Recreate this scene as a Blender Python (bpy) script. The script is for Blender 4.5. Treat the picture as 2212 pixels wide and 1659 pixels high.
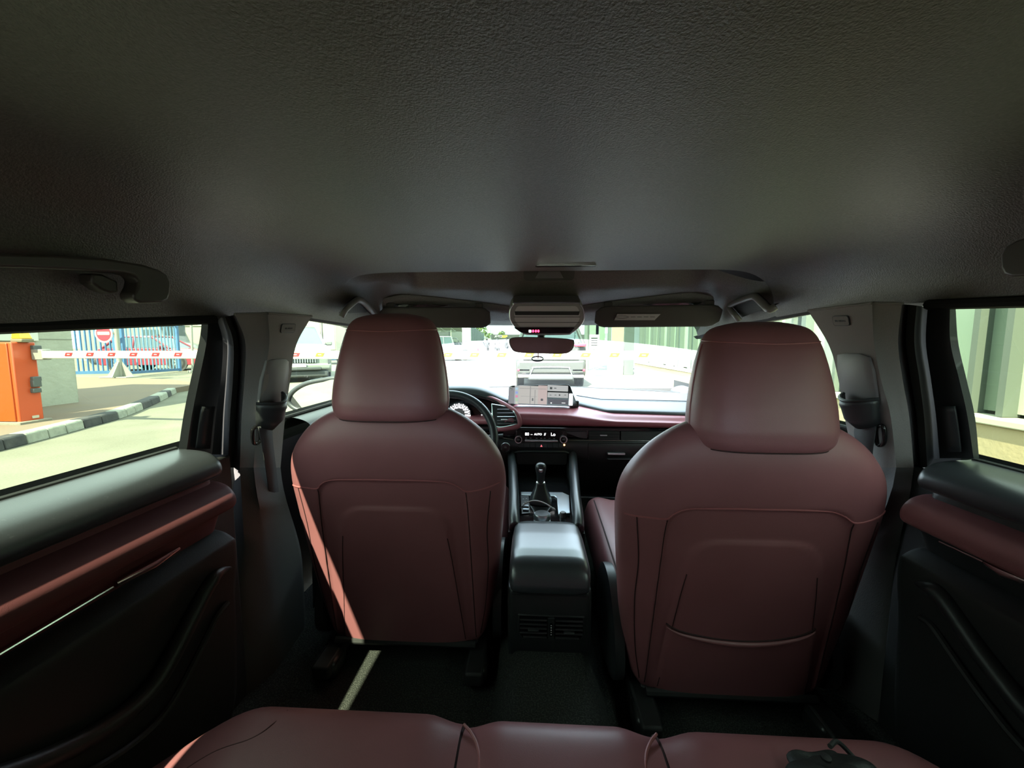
import bpy, bmesh, math, random
from mathutils import Vector, Matrix, Euler
random.seed(7)
for _o in list(bpy.data.objects):
    bpy.data.objects.remove(_o)
SC = bpy.context.scene
COL = SC.collection
# ------------------------------------------------------------------ camera
F = 840.0
CAM = Vector((-0.045, 0.0, 1.14))
RM = Euler((math.radians(90 - 5.71), 0, math.radians(2.9))).to_matrix()
_cd = bpy.data.cameras.new('camera')
_cd.sensor_width = 36.0
_cd.lens = 36.0 * F / 2212.0
_cd.clip_start = 0.01
_cd.clip_end = 600
_cam = bpy.data.objects.new('camera', _cd)
COL.objects.link(_cam)
_cam.location = CAM
_cam.rotation_euler = Euler((math.radians(90 - 5.71), 0, math.radians(2.9)))
SC.camera = _cam
# ------------------------------------------------------------------ sky, sun, exposure
_w = bpy.data.worlds.new('hazy_sky')
SC.world = _w
_w.use_nodes = True
_bg = _w.node_tree.nodes['Background']
_bg.inputs[0].default_value = (0.69, 0.85, 1.0, 1)
_bg.inputs[1].default_value = 3.1
_sd = bpy.data.lights.new('sun', 'SUN')
_sd.energy = 14.0
_sd.angle = math.radians(0.6)
_sd.color = (1.0, 0.95, 0.86)
_sun = bpy.data.objects.new('sun', _sd)
COL.objects.link(_sun)
SUN = Vector((0.222, 0.64, -0.74)).normalized()
_sun.rotation_euler = SUN.to_track_quat('-Z', 'Y').to_euler()
_sun.location = (-3, -8, 12)
SC.view_settings.view_transform = 'Standard'
SC.view_settings.look = 'None'
SC.view_settings.gamma = 1.0
SC.view_settings.use_curve_mapping = False
SC.view_settings.exposure = 1.92
SC.cycles.max_bounces = 10
SC.cycles.diffuse_bounces = 6
SC.cycles.glossy_bounces = 4
SC.cycles.transparent_max_bounces = 12
SC.cycles.caustics_reflective = False
SC.cycles.caustics_refractive = False
SC.cycles.sample_clamp_indirect = 6.0

# ------------------------------------------------------------------ helpers
def lin(r, g=None, b=None):
    if g is None:
        g = b = r
    def f(c):
        c /= 255.0
        return c / 12.92 if c <= 0.04045 else ((c + 0.055) / 1.055) ** 2.4
    return (f(r), f(g), f(b), 1)

MATS = {}
def mat(name, col, rough=0.5, metal=0.0, bump=None, var=None, spec=0.5, coat=0.0, emit=None, sheen=0.0):
    """procedural material; bump=(scale,strength,distance) ; var=(scale, second colour, lo, hi)"""
    if name in MATS:
        return MATS[name]
    m = bpy.data.materials.new(name)
    m.use_nodes = True
    nt = m.node_tree
    b = nt.nodes['Principled BSDF']
    b.inputs['Base Color'].default_value = col
    b.inputs['Roughness'].default_value = rough
    b.inputs['Metallic'].default_value = metal
    b.inputs['Specular IOR Level'].default_value = spec
    b.inputs['Coat Weight'].default_value = coat
    b.inputs['Coat Roughness'].default_value = 0.08
    b.inputs['Sheen Weight'].default_value = sheen
    tc = nt.nodes.new('ShaderNodeTexCoord')
    if var:
        n = nt.nodes.new('ShaderNodeTexNoise')
        n.inputs['Scale'].default_value = var[0]
        n.inputs['Detail'].default_value = 6
        nt.links.new(tc.outputs['Object'], n.inputs['Vector'])
        r = nt.nodes.new('ShaderNodeValToRGB')
        r.color_ramp.elements[0].position = var[2]
        r.color_ramp.elements[1].position = var[3]
        r.color_ramp.elements[0].color = col
        r.color_ramp.elements[1].color = var[1]
        nt.links.new(n.outputs['Fac'], r.inputs['Fac'])
        nt.links.new(r.outputs['Color'], b.inputs['Base Color'])
    if bump:
        n = nt.nodes.new('ShaderNodeTexNoise')
        n.inputs['Scale'].default_value = bump[0]
        n.inputs['Detail'].default_value = 3
        nt.links.new(tc.outputs['Object'], n.inputs['Vector'])
        bp = nt.nodes.new('ShaderNodeBump')
        bp.inputs['Strength'].default_value = bump[1]
        bp.inputs['Distance'].default_value = bump[2] if len(bump) > 2 else 0.001
        nt.links.new(n.outputs['Fac'], bp.inputs['Height'])
        nt.links.new(bp.outputs['Normal'], b.inputs['Normal'])
    if emit:
        b.inputs['Emission Color'].default_value = emit[0]
        b.inputs['Emission Strength'].default_value = emit[1]
    MATS[name] = m
    return m

def glassmat(name, tint, ior=1.45):
    if name in MATS:
        return MATS[name]
    m = bpy.data.materials.new(name)
    m.use_nodes = True
    nt = m.node_tree
    nt.nodes.clear()
    out = nt.nodes.new('ShaderNodeOutputMaterial')
    mx = nt.nodes.new('ShaderNodeMixShader')
    tr = nt.nodes.new('ShaderNodeBsdfTransparent')
    tr.inputs[0].default_value = tint
    gl = nt.nodes.new('ShaderNodeBsdfGlossy')
    gl.inputs['Roughness'].default_value = 0.02
    lw = nt.nodes.new('ShaderNodeLayerWeight')
    lw.inputs['Blend'].default_value = 0.5
    pw = nt.nodes.new('ShaderNodeMath'); pw.operation = 'POWER'; pw.inputs[1].default_value = 5.0
    ml = nt.nodes.new('ShaderNodeMath'); ml.operation = 'MULTIPLY_ADD'; ml.inputs[1].default_value = .85; ml.inputs[2].default_value = .05
    nt.links.new(lw.outputs['Facing'], pw.inputs[0])
    nt.links.new(pw.outputs[0], ml.inputs[0])
    nt.links.new(ml.outputs[0], mx.inputs[0])
    nt.links.new(tr.outputs[0], mx.inputs[1])
    nt.links.new(gl.outputs[0], mx.inputs[2])
    nt.links.new(mx.outputs[0], out.inputs[0])
    MATS[name] = m
    return m

SB = .76      # half width of the cabin at the window belt
def ray(px, py):
    return RM @ Vector(((px - 1106.0) / F, -(py - 829.5) / F, -1.0))
def at(px, py, X=None, Y=None, Z=None):
    """world point that stands at the given X, Y or Z (metres, car axes) in the direction seen"""
    d = ray(px, py)
    if X is not None: t = (X - CAM.x) / d.x
    elif Y is not None: t = (Y - CAM.y) / d.y
    else: t = (Z - CAM.z) / d.z
    return CAM + d * t
def side(px, py, s, inset=0.0):
    """point on the leaning plane of the car's side (s=-1 left, +1 right)"""
    d = ray(px, py)
    t = (SB - inset - .28 * (CAM.z - .93) - s * CAM.x) / (s * d.x + .28 * d.z)
    return CAM + d * t
def sideX(s, z, inset=0.0):
    return s * (SB - inset - .28 * (z - .93))
def lerp(a, b, t): return a + (b - a) * t
def smooth(a, b, x):
    t = max(0.0, min(1.0, (x - a) / (b - a))); return t * t * (3 - 2 * t)
def interp(tab, x):
    if x <= tab[0][0]: return tab[0][1]
    for (a, va), (b, vb) in zip(tab, tab[1:]):
        if x <= b: return va + (vb - va) * (x - a) / (b - a)
    return tab[-1][1]
def sinterp(tab, x):
    """smooth (Catmull-Rom) interpolation of a table"""
    n = len(tab)
    if x <= tab[0][0]: return tab[0][1]
    if x >= tab[-1][0]: return tab[-1][1]
    for i in range(n - 1):
        if x <= tab[i + 1][0]:
            x0, y0 = tab[i]; x1, y1 = tab[i + 1]
            h = x1 - x0; t = (x - x0) / h
            m0 = (y1 - tab[i - 1][1]) / (x1 - tab[i - 1][0]) if i > 0 else (y1 - y0) / h
            m1 = (tab[i + 2][1] - y0) / (tab[i + 2][0] - x0) if i < n - 2 else (y1 - y0) / h
            return ((2*t**3 - 3*t*t + 1) * y0 + (t**3 - 2*t*t + t) * h * m0 + (-2*t**3 + 3*t*t) * y1 + (t**3 - t*t) * h * m1)
def catmull(pts, n, closed=False):
    pts = [Vector(p) for p in pts]
    out = []
    m = len(pts)
    segs = m if closed else m - 1
    for k in range(n if closed else n):
        u = k / (n if closed else n - 1) * segs
        i = min(int(u), segs - 1); t = u - i
        if closed:
            p0, p1, p2, p3 = pts[(i-1) % m], pts[i % m], pts[(i+1) % m], pts[(i+2) % m]
        else:
            p1, p2 = pts[i], pts[i+1]
            p0 = pts[i-1] if i > 0 else p1 * 2 - p2
            p3 = pts[i+2] if i + 2 < m else p2 * 2 - p1
        out.append(0.5 * ((2*p1) + (p2 - p0) * t + (2*p0 - 5*p1 + 4*p2 - p3) * t*t + (3*p1 - p0 - 3*p2 + p3) * t**3))
    return out
def rr(w, h, r, cx=0, cy=0, n=5):
    """rounded rectangle outline, 2D, counter-clockwise"""
    r = min(r, w / 2 - 1e-5, h / 2 - 1e-5)
    pts = []
    for sx, sy, a0 in ((1, 1, 0), (-1, 1, 90), (-1, -1, 180), (1, -1, 270)):
        for k in range(n + 1):
            a = math.radians(a0 + 90 * k / n)
            pts.append((cx + sx * (w/2 - r) + r * math.cos(a), cy + sy * (h/2 - r) + r * math.sin(a)))
    return pts
def circ(r, n=24, cx=0, cy=0, ry=None):
    ry = r if ry is None else ry
    return [(cx + r * math.cos(2*math.pi*k/n), cy + ry * math.sin(2*math.pi*k/n)) for k in range(n)]
def frame(o, xd, yd):
    """matrix with columns x (right), y (up), n (outward)"""
    x = Vector(xd).normalized(); y = Vector(yd)
    y = (y - x * y.dot(x)).normalized(); n = x.cross(y)
    return Matrix(((x.x, y.x, n.x, o[0]), (x.y, y.y, n.y, o[1]), (x.z, y.z, n.z, o[2]), (0, 0, 0, 1)))

class MB:
    def __init__(s): s.v = []; s.f = []
    def add(s, vs, fs):
        b = len(s.v); s.v += [Vector(v) for v in vs]; s.f += [tuple(b + i for i in f) for f in fs]; return s
    def box(s, c, d, m=None):
        x, y, z = d[0]/2, d[1]/2, d[2]/2
        vs = [Vector((sx*x, sy*y, sz*z)) for sx in (-1, 1) for sy in (-1, 1) for sz in (-1, 1)]
        if m is not None: vs = [m @ v for v in vs]
        vs = [v + Vector(c) for v in vs]
        return s.add(vs, [(0,1,3,2), (4,6,7,5), (0,4,5,1), (2,3,7,6), (0,2,6,4), (1,5,7,3)])
    def loft(s, rings, closed=True, caps=True):
        n = len(rings[0]); b = len(s.v)
        for r in rings: s.v += [Vector(p) for p in r]
        for i in range(len(rings) - 1):
            for j in range(n if closed else n - 1):
                k = (j + 1) % n
                s.f.append((b+i*n+j, b+i*n+k, b+(i+1)*n+k, b+(i+1)*n+j))
        if caps and closed:
            s.f.append(tuple(b + j for j in reversed(range(n))))
            s.f.append(tuple(b + (len(rings)-1)*n + j for j in range(n)))
        return s
    def tube(s, path, r, seg=8, closed=False, flat=1.0, up=None):
        path = [Vector(p) for p in path]; n = len(path); rings = []
        prev = None
        for i, p in enumerate(path):
            if closed: t = path[(i+1) % n] - path[i-1]
            else: t = path[min(i+1, n-1)] - path[max(i-1, 0)]
            t.normalize()
            if prev is None:
                a = Vector(up) if up else (Vector((0, 0, 1)) if abs(t.z) < .9 else Vector((1, 0, 0)))
            else: a = prev
            a = (a - t * a.dot(t)).normalized(); prev = a
            c = t.cross(a)
            ri = r[i] if isinstance(r, (list, tuple)) else r
            rings.append([p + a * (ri * flat * math.cos(2*math.pi*k/seg)) + c * (ri * math.sin(2*math.pi*k/seg)) for k in range(seg)])
        if closed: rings.append(rings[0]); return s.loft(rings, True, False)
        return s.loft(rings)
    def grid(s, pts, flip=False):
        return s.loft(pts, closed=False, caps=False)
    def plate(s, m, pts, d0, d1):
        """prism: 2D outline in frame m, from depth d0 to d1 along its outward normal"""
        n = len(pts)
        a = [m @ Vector((p[0], p[1], d0)) for p in pts]; c = [m @ Vector((p[0], p[1], d1)) for p in pts]
        return s.loft([a, c])
    def prism(s, pts, vec):
        a = [Vector(p) for p in pts]; v = Vector(vec)
        return s.loft([a, [p + v for p in a]])
    def lathe(s, m, prof, seg=24):
        rings = []
        for r, z in prof:
            rings.append([m @ Vector((r*math.cos(2*math.pi*k/seg), r*math.sin(2*math.pi*k/seg), z)) for k in range(seg)])
        return s.loft(rings)
    def sphere(s, c, r, seg=16, rings=10):
        rr_ = []
        for i in range(rings + 1):
            a = math.pi * i / rings
            a = min(max(a, .02), math.pi - .02)
            rr_.append([Vector(c) + Vector((r[0]*math.sin(a)*math.cos(2*math.pi*k/seg), r[1]*math.sin(a)*math.sin(2*math.pi*k/seg), -r[2]*math.cos(a))) for k in range(seg)])
        return s.loft(rr_)

ROOT = {}
def _root(o):
    while o.parent: o = o.parent
    return o
def build(name, mb, m, parent=None, ang=38, bevel=0, bseg=2, sub=0, solid=0, local=False):
    me = bpy.data.meshes.new(name)
    vs = mb.v
    if parent is not None and not local:
        r = _root(parent)
        if r.name in ROOT:
            mi = ROOT[r.name]; vs = [mi @ v for v in vs]
    me.from_pydata([tuple(v) for v in vs], [], mb.f)
    bm = bmesh.new(); bm.from_mesh(me)
    bmesh.ops.recalc_face_normals(bm, faces=bm.faces[:])
    bm.to_mesh(me); bm.free()
    me.materials.append(m)
    if ang:
        me.shade_smooth()
        if ang < 180: me.set_sharp_from_angle(angle=math.radians(ang))
    o = bpy.data.objects.new(name, me)
    COL.objects.link(o)
    if parent is not None: o.parent = parent
    if solid:
        md = o.modifiers.new('solid', 'SOLIDIFY'); md.thickness = solid; md.offset = -1
    if bevel:
        md = o.modifiers.new('bevel', 'BEVEL'); md.width = bevel; md.segments = bseg; md.limit_method = 'ANGLE'; md.angle_limit = math.radians(35)
        md.harden_normals = False
    if sub:
        md = o.modifiers.new('sub', 'SUBSURF'); md.levels = sub; md.render_levels = sub
    return o
def tag(o, label, cat, group=None):
    o['label'] = label; o['category'] = cat
    if group: o['group'] = group
    return o
def struct(o, label=None):
    o['kind'] = 'structure'
    if label: o['label'] = label
    return o
def thing(name, loc=(0, 0, 0), rz=0.0, label=None, cat=None, group=None, kind=None):
    o = bpy.data.objects.new(name, None)
    COL.objects.link(o)
    o.empty_display_size = .1
    o.location = loc; o.rotation_euler = (0, 0, rz)
    ROOT[o.name] = (Matrix.Translation(Vector(loc)) @ Matrix.Rotation(rz, 4, 'Z')).inverted()
    if label: o['label'] = label
    if cat: o['category'] = cat
    if group: o['group'] = group
    if kind: o['kind'] = kind
    return o
def text(name, s, size, m, material, parent, depth=0.0005, align='CENTER', local=False, sx=1.0):
    cu = bpy.data.curves.new('t', 'FONT'); cu.body = s; cu.size = size; cu.align_x = align; cu.align_y = 'CENTER'; cu.extrude = depth
    ob = bpy.data.objects.new('t', cu); COL.objects.link(ob)
    dg = bpy.context.evaluated_depsgraph_get()
    me = bpy.data.meshes.new_from_object(ob.evaluated_get(dg))
    bpy.data.objects.remove(ob); bpy.data.curves.remove(cu)
    mm = m @ Matrix.Diagonal((sx, 1, 1, 1))
    if not local:
        r = _root(parent)
        if r.name in ROOT: mm = ROOT[r.name] @ mm
    me.transform(mm)
    me.materials.clear(); me.materials.append(material)
    me.name = name
    o = bpy.data.objects.new(name, me); COL.objects.link(o); o.parent = parent
    return o
def cp(o, parent=None):
    c = o.copy(); COL.objects.link(c)
    if parent is not None: c.parent = parent
    return c

# ------------------------------------------------------------------ materials
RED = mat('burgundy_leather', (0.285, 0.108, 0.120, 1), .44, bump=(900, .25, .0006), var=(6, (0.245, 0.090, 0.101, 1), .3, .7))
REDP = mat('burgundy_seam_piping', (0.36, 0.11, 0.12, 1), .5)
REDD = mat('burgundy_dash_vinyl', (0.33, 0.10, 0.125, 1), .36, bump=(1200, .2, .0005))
REDR = mat('burgundy_shaded_door_leather', (0.17, 0.055, 0.062, 1), .58, bump=(900, .25, .0006), spec=.3)  # left door's leather, its shade put into a darker colour
SEAM = mat('dark_seam', (0.03, 0.008, 0.01, 1), .8)
HEAD = mat('black_headliner_cloth', (0.080, 0.072, 0.064, 1), .45, bump=(420, .6, .0015), var=(260, (0.12, 0.11, 0.099, 1), .35, .7), spec=1.0)
HEADF = mat('matte_headliner_cloth', (0.085, 0.083, 0.080, 1), .75, bump=(500, .5, .001), spec=.3)
TRIMG = mat('charcoal_pillar_cloth', (0.25, 0.235, 0.228, 1), .8, bump=(500, .6, .001), spec=.3)
BLK = mat('black_soft_plastic', (0.022, 0.024, 0.026, 1), .42, bump=(700, .25, .0006))
BLKR = mat('black_rough_plastic', (0.016, 0.017, 0.018, 1), .6, bump=(500, .3, .0008))
BLKV = mat('black_vinyl', (0.030, 0.033, 0.038, 1), .34, bump=(900, .15, .0004), var=(180, (0.05, 0.055, 0.06, 1), .62, .8))
LIDM = mat('sky_tinted_armrest_vinyl', (0.05, 0.056, 0.066, 1), .30, bump=(900, .12, .0004), spec=1.0)  # black vinyl with the sky's blue reflection put into its colour
PIANO = mat('piano_black', (0.008, 0.008, 0.009, 1), .08)
RUB = mat('rubber_seal', (0.014, 0.014, 0.013, 1), .75, spec=.25)
CHR = mat('chrome', (0.75, 0.75, 0.76, 1), .16, 1.0)
SIL = mat('satin_silver', (0.62, 0.68, 0.72, 1), .32, 1.0)
CARP = mat('black_carpet', (0.035, 0.038, 0.036, 1), .95, bump=(400, 1.0, .004), var=(300, (0.10, 0.105, 0.095, 1), .45, .75), spec=.1)
WHT = mat('white_plastic', (0.8, 0.8, 0.8, 1), .4)
GREYP = mat('grey_plastic', (0.16, 0.155, 0.165, 1), .45, bump=(600, .2, .0005))
INK = mat('dark_ink', (0.01, 0.01, 0.012, 1), .6)
G_REAR = glassmat('rear_door_tinted_glass', (.295, .327, .236, 1))
G_FRONT = glassmat('front_door_tinted_glass', (.41, .465, .36, 1))
G_WIND = glassmat('windscreen_glass', (.93, .97, .95, 1))
G_STRIP = glassmat('windscreen_sun_strip_glass', (.27, .36, .27, 1))
G_HATCH = glassmat('hatch_glass', (.70, .76, .68, 1))
# ================================================================== CABIN STRUCTURE
from mathutils.bvhtree import BVHTree
YF = 0.725           # front end of the rear doors' cards
def e_edge(s, y):
    if s < 0: return interp([(-1.1, 1.04), (-.5, 1.09), (0, 1.13), (.43, 1.165), (.72, 1.192), (1.02, 1.216), (1.3, 1.208), (1.6, 1.17)], y)
    return interp([(-1.1, 1.06), (-.5, 1.12), (0, 1.17), (.54, 1.202), (.80, 1.220), (1.0, 1.228), (1.3, 1.212), (1.6, 1.17)], y)
def c_roof(y):
    return sinterp([(-1.1, 1.20), (-.7, 1.30), (-.3, 1.352), (.2, 1.372), (.8, 1.368), (1.15, 1.354), (1.30, 1.350), (1.38, 1.338), (1.46, 1.306), (1.56, 1.25)], y)
def w_roof(y):
    return interp([(-1.1, .63), (0, .675), (.85, .675), (1.2, .65), (1.56, .60)], y)
def ceil_z(x, y):
    s = -1 if x < 0 else 1
    u = min(1.0, abs(x) / w_roof(y))
    e = e_edge(s, y)
    p = max(0.0, 1 - u ** lerp(8.0, 15.0, smooth(.75, 1.1, y))) ** .66
    z = e + (c_roof(y) - e) * p
    hw = lerp(.58, .47, smooth(1.16, 1.36, y)) + (.03 if x > 0 else -.03)
    k = smooth(1.158, 1.168, y) * (1 - smooth(1.29, 1.40, y)) * (1 - smooth(hw, hw + .05, abs(x)))
    z += .065 * k
    # soft swelling that carries the overhead lamp console
    z -= .022 * smooth(1.36, 1.44, y) * math.exp(-(x / .17) ** 2)
    return z
ys = [-1.1 + .06 * k for k in range(37)] + [1.10, 1.13, 1.15, 1.157, 1.160, 1.163, 1.166, 1.170, 1.18] + [1.20 + .012 * k for k in range(31)]
us = [-1 + 2 * k / 120 for k in range(121)]
us = [math.copysign(abs(u) ** .85, u) for u in us]
rows = []
for y in ys:
    w = w_roof(y)
    rows.append([Vector((u * w, y, ceil_z(u * w, y))) for u in us])
ceiling = build('ceiling', MB().grid(rows), HEAD, ang=60)
struct(ceiling, 'dark grey cloth headliner of the car with a sunroof recess')
# sunshade pull handle (recess lined in glossy black with a bright lower lip)
p = [at(1157, 566, Y=1.085), at(1288, 561, Y=1.085)]
c0 = (p[0] + p[1]) / 2; c0.z = ceil_z(c0.x, 1.085) - .0005
hl = (p[1] - p[0]).length
sh = build('shade_handle', MB().plate(frame(c0, (1, 0, 0), (0, 1, 0)), [(-hl/2, .008), (-hl/2 + .008, -.008), (hl/2 - .006, -.008), (hl/2, .008)], -.004, .004), PIANO, ceiling)
sh['label'] = 'slim glossy sunshade pull handle'
build('handle_lip', MB().plate(frame(c0 + Vector((0, -.010, -.001)), (1, 0, 0), (0, 1, 0)), rr(hl - .004, .005, .002), -.004, .003), CHR, sh)
# latch cover on the front wall of the recess
y0 = 1.345
def fr_on_roof(px, py, Y):
    q = at(px, py, Y=Y)
    d = .01
    tx = Vector((2*d, 0, ceil_z(q.x+d, Y) - ceil_z(q.x-d, Y))); ty = Vector((0, 2*d, ceil_z(q.x, Y+d) - ceil_z(q.x, Y-d)))
    return frame((q.x, Y, ceil_z(q.x, Y)), tx, -ty)
fm = fr_on_roof(1186, 615, 1.345)
if fm.col[2].z > 0: fm = fm @ Matrix.Diagonal((-1, 1, -1, 1))
lc = build('latch_cover', MB().plate(fm, rr(.17, .05, .012), -.002, .0012), HEADF, ceiling, bevel=.001)
build('latch_button', MB().plate(fm, [(-.048, -.014), (.048, -.014), (.034, .014), (-.034, .014)], .0, .004), GREYP, lc, bevel=.001)

# roof rails between the glass and the headliner edge, C pillars, lower shells
for s, nm in ((-1, 'wall_left'), (1, 'wall_right')):
    b = MB()
    yy = [-1.1 + .1 * k for k in range(28)]
    b.grid([[Vector((s * w_roof(y), y, e_edge(s, y) + .004)) for y in yy],
            [Vector((s * (w_roof(y) + .012), y, e_edge(s, y) - .006)) for y in yy],
            [Vector((sideX(s, e_edge(s, y)) + s * .012, y, e_edge(s, y) - .004)) for y in yy],
            [Vector((sideX(s, e_edge(s, y)) + s * .03, y, e_edge(s, y) + .05)) for y in yy],
            [Vector((s * .50, y, c_roof(y) + .06)) for y in yy]])
    # outer lower body
    b.grid([[Vector((s * .80, y, z)) for y in (-1.6, 0, 1, 2.35)] for z in (.935, .24)])
    # rear quarter (C pillar), behind the rear door glass
    q = [(-.40, .90), (-.24, 1.25), (-.30, 1.26), (-1.1, 1.22), (-1.1, 1.1), (-1.35, .95), (-1.6, .93)]
    b.add([Vector((sideX(s, z) + s * .02, y, z)) for y, z in q], [tuple(range(len(q)))])
    w = build(nm, b, BLKR)
    struct(w, 'black inner side shell of the car, ' + ('left' if s < 0 else 'right') + ' side')
b = MB()
b.grid([[Vector((x, y, .935)) for x in (-.80, .80)] for y in (-1.6, -1.45)])
b.grid([[Vector((x, -1.6, z)) for x in (-.80, .80)] for z in (.24, .935)])
b.grid([[Vector((x, y, z)) for x in (-.70, .70)] for y, z in ((-1.1, 1.205), (-1.12, 1.26), (-1.0, 1.30))])
struct(build('wall_rear', b, BLKR), 'black tailgate shell behind the rear seat')
b = MB().grid([[Vector((x, y, z)) for x in (-.80, .80)] for y, z in ((1.75, .24), (2.1, .45), (2.25, .70), (2.30, .89))])
struct(build('wall_front', b, BLKR), 'black firewall below the dashboard')

# floor with the transmission hump
rows = []
for k in range(60):
    y = -1.6 + 3.5 * k / 59
    r = []
    for j in range(61):
        x = -.79 + 1.58 * j / 60
        h = .10 * (1 - smooth(.085, .135, abs(x))) if y > .3 else .10 * (1 - smooth(.085, .135, abs(x))) * smooth(.0, .3, y)
        r.append(Vector((x, y, .30 + h + .10 * smooth(1.5, 1.9, y) + .03 * smooth(.61, .75, abs(x)))))
    rows.append(r)
floor = struct(build('floor', MB().grid(rows), CARP, ang=180), 'black carpeted car floor with a centre hump')

# ---- panes
def pane(name, pts, m, label, n=1):
    return struct(build(name, MB().add(pts, [tuple(range(len(pts)))]), m, ang=0), label)
for s, nm, Gp in ((-1, 'window_1', [(437, 676), (430, 740), (412, 820), (396, 900), (384, 985)]),
                  (1, 'window_2', [(2062, 645), (2070, 740), (2088, 820), (2106, 900), (2114, 990)])):
    front = [side(px, py, s) for px, py in Gp]
    front = [p + Vector((0, .03, 0)) for p in front]
    bot = Vector((sideX(s, .87), .76, .87))
    back = [Vector((sideX(s, .87), -.42, .87)), Vector((sideX(s, 1.21), -.26, 1.21))]
    top = [Vector((sideX(s, 1.235), .5, 1.235))]
    pts = front + [bot] + back + top
    if s > 0: pts = pts[::-1]
    pane(nm, pts, G_REAR, ('left' if s < 0 else 'right') + ' rear door window pane with greenish tint')
def windY(x, z):   # bowed, raked windscreen
    t = (1.26 - z) / .40
    return 1.56 + .72 * t - .34 * (x / .72) ** 2 * (.45 + .55 * t)
def windX(z): return .60 + .15 * (1.26 - z) / .40
def strip_z(u): return 1.170 - .055 * u * u
wa, ws = [], []
for j in range(31):
    u = -1 + 2 * j / 30
    ca, cs = [], []
    zs = strip_z(u)
    for k in range(9):
        z = lerp(zs, .86, k / 8); x = u * windX(z); ca.append(Vector((x, windY(x, z), z)))
    for k in range(5):
        z = lerp(1.29, zs, k / 4); x = u * windX(z); cs.append(Vector((x, windY(x, z), z)))
    wa.append(ca); ws.append(cs)
wind = thing('window_3', (0, 2.0, .9), label='bowed clear windscreen with a green tinted strip along its top', kind='structure')
build('clear_pane', MB().grid(wa), G_WIND, wind, ang=180)
build('sun_strip', MB().grid(ws), G_STRIP, wind, ang=180)
for s, nm in ((-1, 'window_4'), (1, 'window_5')):
    pts = [Vector((sideX(s, z), y, z)) for y, z in ((.90, .86), (.99, 1.26), (1.50, 1.25), (1.97, .95), (2.05, .86))]
    pane(nm, pts if s < 0 else pts[::-1], G_FRONT, ('left' if s < 0 else 'right') + ' front door window pane, pale green tint')
struct(build('window_6', MB().grid([[Vector((-.60, -1.1, 1.21)), Vector((.60, -1.1, 1.21))], [Vector((-.64, -1.48, .93)), Vector((.64, -1.48, .93))]]), G_HATCH, ang=0), 'tailgate window behind the rear seat')
# windscreen header, A pillars
rows = []
for k in range(4):
    r = []
    for j in range(25):
        u = -1 + 2 * j / 24
        x = u * .62
        ya_ = min(1.545, windY(x, 1.285) - .03)
        a = Vector((x, ya_, ceil_z(min(max(x, -.59), .59), ya_) + .004)); z = 1.205 + .02 * (1 - u * u)
        bb = Vector((x, windY(x * .97, 1.222) - .006, 1.226))
        p_ = a.lerp(bb, k / 3)
        p_.z -= .006 * math.sin(math.pi * k / 3)
        r.append(p_)
    rows.append(r)
struct(build('trim_3', MB().grid(rows), HEAD, ang=60, solid=.006), 'dark windscreen header trim above the sun visors')
def apillar(s, pxtop, pxbot, nm):
    a = at(pxtop[0], pxtop[1], Y=1.50) if s > 0 else Vector((-.645, 1.50, 1.217))
    c = at(pxbot[0], pxbot[1], Y=1.98) if s > 0 else Vector((-.745, 1.98, .905))
    a0 = a + Vector((s * .0, -.14, .052)) * 1.0
    path = catmull([a0 + Vector((0, -.10, .008)), a0, a, (a + c) / 2 + Vector((0, .008, .012)), c, c + (c - a) * .15], 24)
    b_ = MB()
    rings = []
    for i, q in enumerate(path):
        t = (path[min(i+1, 23)] - path[max(i-1, 0)]).normalized()
        out = Vector((s, 0, 0)); out = (out - t * out.dot(t)).normalized(); nn = t.cross(out)
        w = lerp(.085, .055, i / 23)
        rings.append([q + out * (w * x_ + (.0)) + nn * (.024 * y_) for x_, y_ in ((0, 0), (.08, .7), (.3, 1), (.7, 1), (1, .6), (1, -.6), (.7, -1), (.3, -1), (.08, -.7))])
    b_.loft(rings)
    struct(build(nm, b_, TRIMG, ang=50), ('left' if s < 0 else 'right') + ' windscreen pillar trim in charcoal cloth')
apillar(1, (1541, 701), (1489, 848), 'trim_5')
apillar(-1, None, None, 'trim_4')

# ---- rear doors and B pillars
LS = {
 'G':  [(437, 684), (430, 740), (412, 820), (396, 900), (384, 980)],
 'F1': [(450, 684), (446, 740), (430, 820), (414, 900), (402, 980)],
 'F2': [(468, 686), (481, 740), (477, 820), (466, 900), (458, 982)],
 'W1': [(478, 686), (491, 740), (488, 820), (481, 900), (476, 984)],
 'W2': [(486, 684), (504, 740), (503, 820), (497, 900), (492, 1010)],
 'W3': [(498, 682), (515, 740), (514, 820), (509, 900), (505, 1010)],
 'P1': [(508, 680), (530, 740), (528, 820), (522, 900), (518, 1010)],
 'P2': [(578, 678), (582, 740), (570, 820), (556, 900), (548, 1010)],
 'P3': [(673, 684), (640, 745), (628, 815), (616, 900), (606, 1010)],
}
RS = {
 'G':  [(2064, 660), (2070, 740), (2088, 820), (2106, 900), (2115, 990)],
 'F1': [(2052, 660), (2053, 740), (2072, 820), (2090, 900), (2103, 990)],
 'F2': [(2004, 662), (2000, 740), (2011, 820), (2022, 900), (2030, 990)],
 'W1': [(1994, 662), (1991, 740), (2003, 820), (2013, 900), (2019, 992)],
 'W2': [(1980, 660), (1975, 740), (1986, 820), (1996, 900), (2003, 1010)],
 'W3': [(1962, 658), (1957, 740), (1968, 820), (1980, 900), (1988, 1010)],
 'P1': [(1948, 657), (1940, 740), (1950, 820), (1964, 900), (1974, 1010)],
 'P2': [(1884, 656), (1888, 740), (1903, 820), (1924, 900), (1936, 1010)],
 'P3': [(1746, 672), (1790, 745), (1810, 815), (1824, 900), (1848, 1010)],
}
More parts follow.
